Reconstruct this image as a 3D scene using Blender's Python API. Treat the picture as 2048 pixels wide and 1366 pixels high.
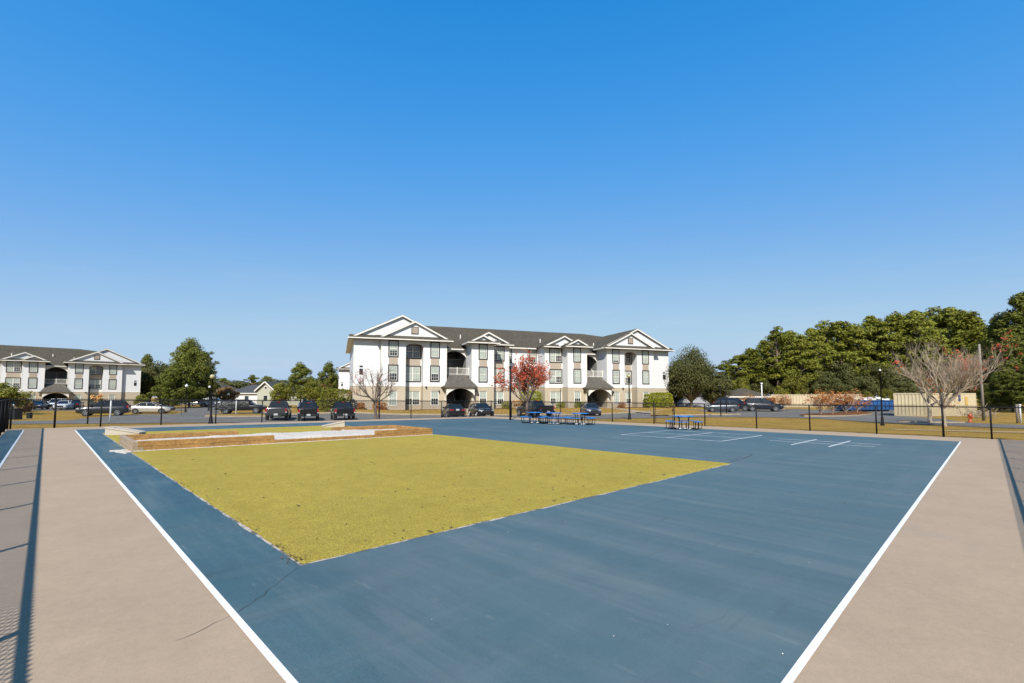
import bpy, math, random
from mathutils import Vector, Matrix, Quaternion, noise as mnoise

for o in list(bpy.data.objects):
    bpy.data.objects.remove(o)
S = bpy.context.scene
COL = S.collection
R = math.radians
PI = math.pi

# ---------------------------------------------------------------- camera, sky, sun, exposure
F_PX = 940.16                      # focal length in pixels of the 2048 px wide photograph
CAM_H = 1.66
cam_data = bpy.data.cameras.new('camera')
cam = bpy.data.objects.new('camera', cam_data)
COL.objects.link(cam)
cam.location = (0, 0, CAM_H)
cam.rotation_euler = (R(90 + 3.4619), 0, 0)
cam_data.sensor_width = 36
cam_data.lens = F_PX / 2048 * 36
cam_data.shift_y = 54.13 / 2048
cam_data.clip_start = 0.05
cam_data.clip_end = 3000
S.camera = cam

SUN_EL = R(42)
SUN_AZ = R(5.3)                    # shadows run away from the camera, this far to the right of straight ahead
world = bpy.data.worlds.new('World')
S.world = world
world.use_nodes = True
wn = world.node_tree.nodes
wl = world.node_tree.links
wn.clear()
sky = wn.new('ShaderNodeTexSky')
sky.sky_type = 'NISHITA'
sky.sun_disc = False
sky.sun_elevation = SUN_EL
sky.sun_rotation = R(180) + SUN_AZ
sky.altitude = 0
sky.air_density = 1.0
sky.dust_density = 0.35
sky.ozone_density = 3.0
SKY_S = 0.0757
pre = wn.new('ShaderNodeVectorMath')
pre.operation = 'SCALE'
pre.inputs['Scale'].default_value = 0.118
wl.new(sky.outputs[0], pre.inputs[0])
# graded clear sky, with zenith and sun side dimmed to darken shadows: deeper blue overhead, paler low down
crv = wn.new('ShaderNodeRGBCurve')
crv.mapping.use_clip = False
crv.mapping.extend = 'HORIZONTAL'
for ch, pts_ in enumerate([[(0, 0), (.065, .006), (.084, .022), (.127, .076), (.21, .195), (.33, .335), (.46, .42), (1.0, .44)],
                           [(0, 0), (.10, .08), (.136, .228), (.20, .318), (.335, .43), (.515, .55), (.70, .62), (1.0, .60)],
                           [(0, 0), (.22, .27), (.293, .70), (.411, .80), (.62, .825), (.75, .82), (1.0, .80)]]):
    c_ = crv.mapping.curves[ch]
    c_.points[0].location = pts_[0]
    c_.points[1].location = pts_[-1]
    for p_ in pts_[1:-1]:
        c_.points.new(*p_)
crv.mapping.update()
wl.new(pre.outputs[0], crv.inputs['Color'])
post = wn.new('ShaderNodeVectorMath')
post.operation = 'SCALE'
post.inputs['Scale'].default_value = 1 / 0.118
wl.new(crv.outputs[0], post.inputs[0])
wtc = wn.new('ShaderNodeTexCoord')
wmp = wn.new('ShaderNodeMapping')
wmp.inputs['Scale'].default_value = (2.2, 2.2, 17)
wmp.inputs['Rotation'].default_value = (0.05, 0.06, 0)
wl.new(wtc.outputs['Generated'], wmp.inputs[0])
wnz = wn.new('ShaderNodeTexNoise')
wnz.inputs['Scale'].default_value = 2.1
wnz.inputs['Detail'].default_value = 7
wnz.inputs['Roughness'].default_value = 0.6
wl.new(wmp.outputs[0], wnz.inputs[0])
wmr = wn.new('ShaderNodeMapRange')
wmr.inputs[1].default_value = 0.52
wmr.inputs[2].default_value = 0.80
wmr.inputs[3].default_value = 0.0
wmr.inputs[4].default_value = 0.22
wl.new(wnz.outputs[0], wmr.inputs[0])
wsx = wn.new('ShaderNodeSeparateXYZ')
wl.new(wtc.outputs['Generated'], wsx.inputs[0])
wme = wn.new('ShaderNodeMapRange')
wme.inputs[1].default_value = 0.02
wme.inputs[2].default_value = 0.30
wme.inputs[3].default_value = 1.0
wme.inputs[4].default_value = 0.0
wl.new(wsx.outputs[2], wme.inputs[0])
wml = wn.new('ShaderNodeMath')
wml.operation = 'MULTIPLY'
wl.new(wmr.outputs[0], wml.inputs[0])
wl.new(wme.outputs[0], wml.inputs[1])
wmx = wn.new('ShaderNodeMix')
wmx.data_type = 'RGBA'
wl.new(wml.outputs[0], wmx.inputs[0])
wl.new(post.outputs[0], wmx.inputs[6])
wmx.inputs[7].default_value = (6.4, 6.7, 7.2, 1)
bg = wn.new('ShaderNodeBackground')
bg.inputs['Strength'].default_value = SKY_S
wo = wn.new('ShaderNodeOutputWorld')
wl.new(wmx.outputs[2], bg.inputs[0])
wl.new(bg.outputs[0], wo.inputs[0])

sun_d = bpy.data.lights.new('sun', 'SUN')
sun_d.energy = 5.0
sun_d.angle = R(0.5)
sun_d.color = (1.0, 0.93, 0.83)
sun = bpy.data.objects.new('sun', sun_d)
COL.objects.link(sun)
sdir = Vector((math.sin(SUN_AZ) * math.cos(SUN_EL), math.cos(SUN_AZ) * math.cos(SUN_EL), -math.sin(SUN_EL)))
sun.rotation_euler = sdir.to_track_quat('-Z', 'Y').to_euler()
sun.location = (0, -20, 40)

vs = S.view_settings
vs.view_transform = 'Standard'
vs.look = 'None'
vs.exposure = 0.64
vs.gamma = 1
S.render.resolution_x = 1024
S.render.resolution_y = 683

# ---------------------------------------------------------------- materials
MATS = {}
ALB = (0.755, 0.785, 0.82)      # common scale on the colours below, set against the raised exposure


def mat(name, color, rough=0.7, var=(), bump=None, metallic=0.0, coat=0.0, spec=0.5, tint=None, coord='Object', island=None, transl=0.0):
    """procedural material: base colour, brightness variation [(scale, amount, stretch)], bump (scale, strength, dist)"""
    if name in MATS:
        return MATS[name]
    m = bpy.data.materials.new(name)
    m.use_nodes = True
    nt = m.node_tree
    N, L = nt.nodes, nt.links
    b = N['Principled BSDF']
    b.inputs['Roughness'].default_value = rough
    b.inputs['Metallic'].default_value = metallic
    b.inputs['Specular IOR Level'].default_value = spec
    if coat:
        b.inputs['Coat Weight'].default_value = coat
        b.inputs['Coat Roughness'].default_value = 0.08
    k_ = ALB if not island else (1, 1, 1)
    color = tuple(c_ * q_ for c_, q_ in zip(color, k_))
    col = (*color, 1)
    rgb = N.new('ShaderNodeRGB')
    rgb.outputs[0].default_value = col
    cur = rgb.outputs[0]
    tc = N.new('ShaderNodeTexCoord')
    for i, v in enumerate(var):
        sc, amt = v[0], v[1]
        st = v[2] if len(v) > 2 else (1, 1, 1)
        mp = N.new('ShaderNodeMapping')
        mp.inputs['Scale'].default_value = st
        mp.inputs['Location'].default_value = (i * 7.3, i * 3.1, i * 1.7)
        if len(v) > 3:
            mp.inputs['Rotation'].default_value = (0, 0, v[3])
        L.new(tc.outputs[coord], mp.inputs[0])
        nz = N.new('ShaderNodeTexNoise')
        nz.inputs['Scale'].default_value = sc
        nz.inputs['Detail'].default_value = 5
        nz.inputs['Roughness'].default_value = 0.62
        L.new(mp.outputs[0], nz.inputs[0])
        mr = N.new('ShaderNodeMapRange')
        mr.inputs[1].default_value = 0.3
        mr.inputs[2].default_value = 0.7
        mr.inputs[3].default_value = 1 - amt
        mr.inputs[4].default_value = 1 + amt
        L.new(nz.outputs[0], mr.inputs[0])
        mul = N.new('ShaderNodeVectorMath')
        mul.operation = 'SCALE'
        L.new(cur, mul.inputs[0])
        L.new(mr.outputs[0], mul.inputs['Scale'])
        cur = mul.outputs[0]
    if tint:      # (colour, scale, low, high, strength): patches of another colour
        for k, t in enumerate(tint if isinstance(tint, list) else [tint]):
            nz = N.new('ShaderNodeTexNoise')
            nz.inputs['Scale'].default_value = t[1]
            nz.inputs['Detail'].default_value = 6
            nz.inputs['Roughness'].default_value = 0.65
            mp = N.new('ShaderNodeMapping')
            mp.inputs['Location'].default_value = (11.3 + k * 5, 4.1 - k * 3, 2.2 + k)
            if len(t) > 5:
                mp.inputs['Scale'].default_value = t[5]
                if len(t) > 6:      # stretched along a turned axis
                    mp.vector_type = 'TEXTURE'
                    mp.inputs['Scale'].default_value = tuple(1 / q_ for q_ in t[5])
                    mp.inputs['Rotation'].default_value = (0, 0, t[6])
            L.new(tc.outputs[coord], mp.inputs[0])
            L.new(mp.outputs[0], nz.inputs[0])
            mr = N.new('ShaderNodeMapRange')
            mr.inputs[1].default_value = t[2]
            mr.inputs[2].default_value = t[3]
            mr.inputs[3].default_value = 0
            mr.inputs[4].default_value = t[4]
            L.new(nz.outputs[0], mr.inputs[0])
            mx = N.new('ShaderNodeMix')
            mx.data_type = 'RGBA'
            L.new(mr.outputs[0], mx.inputs[0])
            L.new(cur, mx.inputs[6])
            mx.inputs[7].default_value = (*(c_ * q_ for c_, q_ in zip(t[0], k_)), 1)
            cur = mx.outputs[2]
    if island:    # (hue spread, value spread) per loose piece
        g = N.new('ShaderNodeNewGeometry')
        h = N.new('ShaderNodeHueSaturation')
        a = N.new('ShaderNodeMapRange')
        a.inputs[3].default_value = 0.5 - island[0]
        a.inputs[4].default_value = 0.5 + island[0]
        L.new(g.outputs['Random Per Island'], a.inputs[0])
        L.new(a.outputs[0], h.inputs['Hue'])
        ml = N.new('ShaderNodeMath')
        ml.operation = 'MULTIPLY'
        ml.inputs[1].default_value = 7.31
        L.new(g.outputs['Random Per Island'], ml.inputs[0])
        fr = N.new('ShaderNodeMath')
        fr.operation = 'FRACT'
        L.new(ml.outputs[0], fr.inputs[0])
        c = N.new('ShaderNodeMapRange')
        c.inputs[3].default_value = 1 - island[1]
        c.inputs[4].default_value = 1 + island[1]
        L.new(fr.outputs[0], c.inputs[0])
        L.new(c.outputs[0], h.inputs['Value'])
        L.new(cur, h.inputs['Color'])
        cur = h.outputs[0]
    L.new(cur, b.inputs['Base Color'])
    if bump:
        nz = N.new('ShaderNodeTexNoise')
        nz.inputs['Scale'].default_value = bump[0]
        nz.inputs['Detail'].default_value = 4
        L.new(tc.outputs[coord], nz.inputs[0])
        bp = N.new('ShaderNodeBump')
        bp.inputs['Strength'].default_value = bump[1]
        bp.inputs['Distance'].default_value = bump[2]
        L.new(nz.outputs[0], bp.inputs['Height'])
        L.new(bp.outputs[0], b.inputs['Normal'])
    if transl:
        tr = N.new('ShaderNodeBsdfTranslucent')
        L.new(cur, tr.inputs[0])
        ms = N.new('ShaderNodeMixShader')
        ms.inputs[0].default_value = transl
        L.new(b.outputs[0], ms.inputs[1])
        L.new(tr.outputs[0], ms.inputs[2])
        L.new(ms.outputs[0], N['Material Output'].inputs[0])
    MATS[name] = m
    return m


def siding(name, color, pitch, var):
    """painted lap boards: a saw tooth bump every `pitch` metres of height"""
    m = mat(name, color, 0.6, var)
    N, L = m.node_tree.nodes, m.node_tree.links
    b = N['Principled BSDF']
    tc = N.new('ShaderNodeTexCoord')
    sx = N.new('ShaderNodeSeparateXYZ')
    L.new(tc.outputs['Object'], sx.inputs[0])
    d = N.new('ShaderNodeMath')
    d.operation = 'DIVIDE'
    d.inputs[1].default_value = pitch
    L.new(sx.outputs[2], d.inputs[0])
    f = N.new('ShaderNodeMath')
    f.operation = 'FRACT'
    L.new(d.outputs[0], f.inputs[0])
    bp = N.new('ShaderNodeBump')
    bp.inputs['Strength'].default_value = 0.55
    bp.inputs['Distance'].default_value = 0.02
    bp.invert = True
    L.new(f.outputs[0], bp.inputs['Height'])
    L.new(bp.outputs[0], b.inputs['Normal'])
    return m


M_beige = mat('court_concrete_beige', (0.392, 0.288, 0.195), 0.9, spec=0.25, var=
              [(0.35, 0.06), (2.2, 0.05), (14, 0.05), (60, 0.06), (170, 0.12)],
              bump=(260, 0.25, 0.003), tint=[((0.30, 0.25, 0.19), 0.7, 0.58, 0.75, 0.5), ((0.25, 0.20, 0.15), 16, 0.70, 0.78, 0.5),
                                             ((0.47, 0.36, 0.26), 5, 0.62, 0.75, 0.35)])
CV = R(44.7)       # the court's own axes: paint was squeegeed along them
M_blue = mat('court_acrylic_blue', (0.044, 0.097, 0.124), 0.7, spec=0.3, var=
             [(0.10, 0.08), (0.55, 0.12), (6, 0.10), (45, 0.16), (110, 0.28)],
             bump=(320, 0.35, 0.002),
             tint=[((0.135, 0.178, 0.180), 0.9, 0.46, 0.72, 0.62, (1.3, 0.16, 1), CV), ((0.165, 0.200, 0.192), 2.4, 0.50, 0.74, 0.55, (1.2, 0.10, 1), CV),
                   ((0.150, 0.186, 0.18), 1.0, 0.52, 0.76, 0.45, (0.14, 1.3, 1), CV), ((0.034, 0.090, 0.124), 1.1, 0.50, 0.70, 0.60, (1.2, 0.14, 1), CV),
                   ((0.030, 0.076, 0.102), 3.4, 0.54, 0.72, 0.50, (1.3, 0.12, 1), CV + 0.12), ((0.030, 0.105, 0.125), 0.6, 0.48, 0.66, 0.4),
                   ((0.30, 0.33, 0.33), 30, 0.69, 0.79, 0.65), ((0.22, 0.24, 0.23), 8, 0.62, 0.76, 0.55, (1.3, 0.3, 1), CV),
                   ((0.030, 0.058, 0.072), 2.6, 0.60, 0.72, 0.6, (0.2, 1.4, 1), CV)])


def dusty(m, colour, x0, x1, y0, y1, amount):
    """trodden, dusty part of the court: the open play side is worn paler than the strip along the left line"""
    N, L = m.node_tree.nodes, m.node_tree.links
    b = N['Principled BSDF']
    src = b.inputs['Base Color'].links[0].from_socket
    tc = N.new('ShaderNodeTexCoord')
    sx = N.new('ShaderNodeSeparateXYZ')
    L.new(tc.outputs['Object'], sx.inputs[0])
    nz = N.new('ShaderNodeTexNoise')
    nz.inputs['Scale'].default_value = 0.35
    nz.inputs['Detail'].default_value = 6
    L.new(tc.outputs['Object'], nz.inputs[0])
    out = None
    for k, (a, b_) in enumerate(((x0, x1), (y0, y1))):
        ad = N.new('ShaderNodeMath')
        ad.operation = 'MULTIPLY_ADD'
        ad.inputs[1].default_value = 6.0 if k == 0 else 8.0
        L.new(nz.outputs[0], ad.inputs[0])
        L.new(sx.outputs[k], ad.inputs[2])
        mr = N.new('ShaderNodeMapRange')
        mr.interpolation_type = 'SMOOTHSTEP'
        mr.inputs[1].default_value = a + 3
        mr.inputs[2].default_value = b_ + 3
        L.new(ad.outputs[0], mr.inputs[0])
        if out is None:
            out = mr.outputs[0]
        else:
            ml = N.new('ShaderNodeMath')
            ml.operation = 'MULTIPLY'
            L.new(out, ml.inputs[0])
            L.new(mr.outputs[0], ml.inputs[1])
            out = ml.outputs[0]
    am = N.new('ShaderNodeMath')
    am.operation = 'MULTIPLY'
    am.inputs[1].default_value = amount
    L.new(out, am.inputs[0])
    mx = N.new('ShaderNodeMix')
    mx.data_type = 'RGBA'
    L.new(am.outputs[0], mx.inputs[0])
    L.new(src, mx.inputs[6])
    mx.inputs[7].default_value = (*colour, 1)
    L.new(mx.outputs[2], b.inputs['Base Color'])


dusty(M_blue, (0.100, 0.136, 0.142), -6.0, 2.0, 34.0, 16.0, 0.36)
M_line = mat('white_line_paint', (0.78, 0.765, 0.74), 0.65, [(3, 0.05), (40, 0.05)], tint=((0.42, 0.42, 0.41), 9, 0.66, 0.76, 0.4))
M_linefaint = mat('worn_white_line_paint', (0.80, 0.80, 0.79), 0.65, [(3, 0.08), (30, 0.1)], tint=((0.16, 0.22, 0.26), 6, 0.56, 0.74, 0.6))
M_turf = mat('yellowed_turf', (0.42, 0.325, 0.058), 0.95, spec=0.12, var=
             [(0.3, 0.07), (3, 0.08), (38, 0.30), (90, 0.42), (190, 0.3)], bump=(90, 1.0, 0.022),
             tint=[((0.34, 0.255, 0.028), 1.1, 0.5, 0.75, 0.4), ((0.13, 0.085, 0.012), 42, 0.66, 0.75, 0.7), ((0.58, 0.42, 0.10), 60, 0.62, 0.76, 0.5)])
M_edge = mat('pale_turf_edging', (0.50, 0.42, 0.35), 0.8, [(4, 0.2), (30, 0.2)], tint=((0.07, 0.085, 0.09), 4, 0.46, 0.58, 0.9))
M_grass = mat('dry_lawn', (0.45, 0.272, 0.058), 0.95, spec=0.12, var= [(0.08, 0.12), (0.5, 0.16), (4, 0.18), (22, 0.22)], bump=(30, 0.9, 0.06),
              tint=[((0.21, 0.165, 0.030), 0.33, 0.52, 0.74, 0.7), ((0.27, 0.12, 0.035), 0.6, 0.58, 0.72, 0.6), ((0.14, 0.085, 0.022), 3.1, 0.6, 0.72, 0.5), ((0.52, 0.34, 0.11), 1.4, 0.60, 0.76, 0.5)])
M_asph = mat('asphalt', (0.205, 0.188, 0.165), 0.92, spec=0.2, var= [(0.2, 0.16), (1.2, 0.1), (40, 0.15)], bump=(90, 0.4, 0.01),
             tint=[((0.075, 0.072, 0.068), 0.45, 0.62, 0.70, 0.6), ((0.28, 0.25, 0.21), 0.9, 0.60, 0.75, 0.5)])
M_kerb = mat('kerb_concrete', (0.48, 0.37, 0.24), 0.85, spec=0.2, var= [(1.5, 0.12), (12, 0.1)])
M_walk = mat('walk_concrete', (0.46, 0.36, 0.26), 0.85, spec=0.2, var= [(1.0, 0.1), (14, 0.08)])
M_mulch = mat('pine_straw_mulch', (0.26, 0.10, 0.035), 0.95, spec=0.1, var= [(3, 0.3), (25, 0.4)], bump=(40, 1, 0.05))
M_sandg = mat('sandy_soil', (0.46, 0.32, 0.15), 0.95, spec=0.15, var= [(1.3, 0.2), (15, 0.2)])
M_white = siding('white_lap_siding', (0.70, 0.695, 0.685), 0.20, [(0.25, 0.03), (1.5, 0.02), (8, 0.02)])
M_tan = siding('tan_lap_siding', (0.46, 0.385, 0.275), 0.30, [(0.25, 0.05), (1.5, 0.04), (8, 0.03)])
M_panel = mat('tan_panel', (0.40, 0.325, 0.25), 0.65, [(1.2, 0.05), (9, 0.04)])
M_trimw = mat('white_trim', (0.74, 0.70, 0.62), 0.55, [(2, 0.05)])
M_dark = mat('dark_window_trim', (0.012, 0.016, 0.018), 0.5, [(6, 0.2)])
M_glass = mat('dark_window_glass', (0.018, 0.024, 0.028), 0.06, [(1.2, 0.5)], spec=0.9)
M_blind = mat('window_blind', (0.34, 0.385, 0.33), 0.22, [(1.2, 0.18), (6, 0.1, (0.2, 0.2, 3))], coat=0.6)
M_roof = mat('roof_shingles', (0.082, 0.070, 0.050), 0.95, spec=0.15, var= [(0.4, 0.12), (3.5, 0.35), (14, 0.5)], bump=(9, 0.9, 0.03),
             tint=((0.115, 0.096, 0.070), 7, 0.52, 0.7, 0.6))
M_porchroof = mat('porch_shingles', (0.110, 0.098, 0.080), 0.95, spec=0.15, var= [(0.4, 0.12), (4, 0.35), (14, 0.45)], bump=(9, 0.9, 0.03))
M_inner = mat('breezeway_wall', (0.26, 0.25, 0.24), 0.8, [(1, 0.1)])  # darker than the pale walls: breezeway shade put into the colour
M_floor = mat('breezeway_floor', (0.20, 0.19, 0.18), 0.9, [(1, 0.1)])
M_black = mat('black_vinyl', (0.007, 0.007, 0.008), 0.6, [(10, 0.25)], spec=0.2)
M_wood = mat('treated_timber', (0.37, 0.20, 0.066), 0.8, spec=0.2, var= [(1.2, 0.18), (0.9, 0.25, (1, 6, 14)), (7, 0.30, (0.3, 3, 3)), (60, 0.15)], bump=(30, 0.6, 0.008),
             tint=[((0.10, 0.035, 0.010), 3.6, 0.70, 0.76, 0.85), ((0.20, 0.075, 0.014), 3, 0.6, 0.7, 0.5, (0.15, 3, 7))])
M_woodgrey = mat('weathered_timber', (0.34, 0.25, 0.165), 0.8, [(1.5, 0.12), (6, 0.25, (3, 0.3, 3)), (60, 0.12)], bump=(30, 0.4, 0.006))
M_woodend = mat('timber_end_grain', (0.30, 0.23, 0.14), 0.85, [(14, 0.3), (60, 0.2)])
M_sand = mat('white_sand', (0.66, 0.585, 0.50), 0.95, spec=0.15, var= [(0.8, 0.05), (6, 0.06), (45, 0.12)], bump=(14, 1.0, 0.10))
M_conc = mat('cast_concrete', (0.46, 0.40, 0.325), 0.85, [(2, 0.08), (12, 0.08), (70, 0.08)])
M_tblue = mat('blue_plastic_coating', (0.004, 0.165, 0.52), 0.4, [(6, 0.12), (50, 0.12)])
M_footw = mat('white_foot_pad', (0.78, 0.76, 0.72), 0.7, [(8, 0.08)])
M_globe = mat('lamp_globe', (0.42, 0.36, 0.20), 0.25, [(6, 0.15)], spec=0.6)
M_globew = mat('white_lamp_globe', (0.75, 0.73, 0.68), 0.3, [(6, 0.1)])
M_galv = mat('weathered_pole', (0.24, 0.20, 0.16), 0.7, [(2, 0.15), (10, 0.15)])
M_cont = mat('tan_container_steel', (0.52, 0.43, 0.27), 0.6, [(0.8, 0.08), (6, 0.06)], tint=((0.30, 0.19, 0.10), 2.4, 0.66, 0.76, 0.5))
M_cont2 = mat('cream_metal_sheet', (0.55, 0.45, 0.30), 0.6, [(0.8, 0.08), (6, 0.06)])
M_contw = mat('pale_grey_metal_sheet', (0.40, 0.40, 0.42), 0.6, [(0.8, 0.08), (6, 0.06)])
M_bin = mat('blue_dumpster_steel', (0.014, 0.085, 0.25), 0.5, [(1, 0.15), (8, 0.15)], tint=((0.16, 0.20, 0.26), 3, 0.66, 0.74, 0.5))
M_tire = mat('tyre_rubber', (0.012, 0.012, 0.012), 0.85, [(12, 0.2)])
M_rim = mat('alloy_rim', (0.50, 0.50, 0.50), 0.3, [(8, 0.1)], metallic=0.75)
M_carglass = mat('car_glass', (0.010, 0.014, 0.018), 0.05, [(2, 0.3)], spec=0.8)
M_lens = mat('headlight_lens', (0.62, 0.62, 0.60), 0.12, [(9, 0.15)], coat=0.5)
M_tail = mat('tail_light_lens', (0.38, 0.012, 0.014), 0.18, [(9, 0.15)], coat=0.5)
M_plate = mat('number_plate', (0.62, 0.63, 0.62), 0.45, [(30, 0.2)])
M_chrome = mat('chrome_trim', (0.55, 0.55, 0.55), 0.2, [(5, 0.1)], metallic=0.9)
M_tarp = mat('black_tarpaulin', (0.020, 0.020, 0.021), 0.42, [(2, 0.3), (9, 0.3)], bump=(2.4, 1.0, 0.25))
M_bark = mat('bark_brown', (0.17, 0.125, 0.09), 0.95, [(3, 0.2, (1, 1, 0.3)), (22, 0.3)], bump=(20, 0.8, 0.03))
M_barkpale = mat('bark_pale', (0.42, 0.33, 0.235), 0.9, [(2, 0.2, (1, 1, 0.3)), (16, 0.25)], bump=(20, 0.6, 0.02))
M_pine = mat('pine_needles', (0.130, 0.140, 0.014), 0.75, island=(0.020, 0.45), transl=0.08, spec=0.25)
M_pined = mat('dark_pine_needles', (0.095, 0.108, 0.014), 0.75, island=(0.018, 0.32), transl=0.12, spec=0.25)
M_oak = mat('oak_leaves', (0.066, 0.070, 0.017), 0.7, island=(0.02, 0.3), transl=0.12, spec=0.3)
M_broad = mat('broad_leaves', (0.125, 0.128, 0.012), 0.7, island=(0.02, 0.45), transl=0.18, spec=0.3)
M_hedge = mat('hedge_leaves', (0.20, 0.215, 0.012), 0.7, island=(0.015, 0.4), transl=0.2, spec=0.3)
M_red = mat('red_leaves', (0.44, 0.088, 0.036), 0.7, island=(0.018, 0.45), transl=0.3, spec=0.3)
M_rust = mat('rusty_leaves', (0.34, 0.130, 0.030), 0.75, island=(0.03, 0.5), transl=0.25, spec=0.25)
M_tanleaf = mat('tan_dead_leaves', (0.48, 0.27, 0.10), 0.8, island=(0.02, 0.4), transl=0.2, spec=0.2)
M_fallbr = mat('brown_thicket_leaves', (0.20, 0.115, 0.042), 0.85, island=(0.02, 0.5), transl=0.15, spec=0.2)
M_wall_w = mat('white_house_siding', (0.74, 0.73, 0.71), 0.6, [(0.6, 0.04), (4, 0.03, (0.2, 0.2, 3))])
M_wall_g = mat('sage_house_siding', (0.42, 0.42, 0.33), 0.6, [(0.6, 0.04), (4, 0.04, (0.2, 0.2, 3))])
M_dkroof = mat('charcoal_shingles', (0.050, 0.052, 0.058), 0.95, [(0.5, 0.15), (4, 0.3), (14, 0.3)])
M_orange = mat('orange_hydrant_paint', (0.55, 0.10, 0.018), 0.5, [(6, 0.15)])
M_yel = mat('yellow_sign_paint', (0.50, 0.33, 0.09), 0.5, [(6, 0.1)])
M_signb = mat('blue_sign_paint', (0.03, 0.06, 0.16), 0.5, [(6, 0.1)])
M_junk = mat('bagged_rubbish', (0.50, 0.46, 0.42), 0.6, [(2.5, 0.3)], island=(0.12, 0.5))
M_util = mat('dark_green_box', (0.010, 0.014, 0.016), 0.5, [(4, 0.2)])
M_crack = mat('dark_crack', (0.025, 0.032, 0.036), 0.95, [(20, 0.3)])  # dark colour of the crack and stain lines
M_crackf = mat('filled_crack', (0.06, 0.092, 0.105), 0.9, [(20, 0.3)])
M_litter = mat('brown_leaf_litter', (0.10, 0.065, 0.025), 0.9, island=(0.03, 0.5))
M_rock = mat('white_pebbles', (0.62, 0.60, 0.57), 0.8, island=(0.01, 0.2))


def paint(name, color, rough=0.3, metallic=0.25):
    return mat('car_paint_' + name, color, rough, [(1.5, 0.06)], metallic=metallic, coat=0.7)


P_black = paint('black', (0.008, 0.008, 0.010))
P_grey = paint('grey', (0.085, 0.085, 0.090), 0.35, 0.5)
P_dkgrey = paint('dark_grey', (0.035, 0.038, 0.042), 0.33, 0.5)
P_white = paint('white', (0.76, 0.76, 0.76), 0.35, 0.0)
P_cream = paint('champagne', (0.60, 0.55, 0.48), 0.35, 0.25)
P_navy = paint('navy', (0.010, 0.016, 0.034))
P_slate = paint('slate', (0.085, 0.10, 0.115), 0.35, 0.4)
P_bluegrey = paint('blue_grey', (0.075, 0.080, 0.12), 0.35, 0.4)
P_blue = paint('blue', (0.012, 0.05, 0.16))


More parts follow.
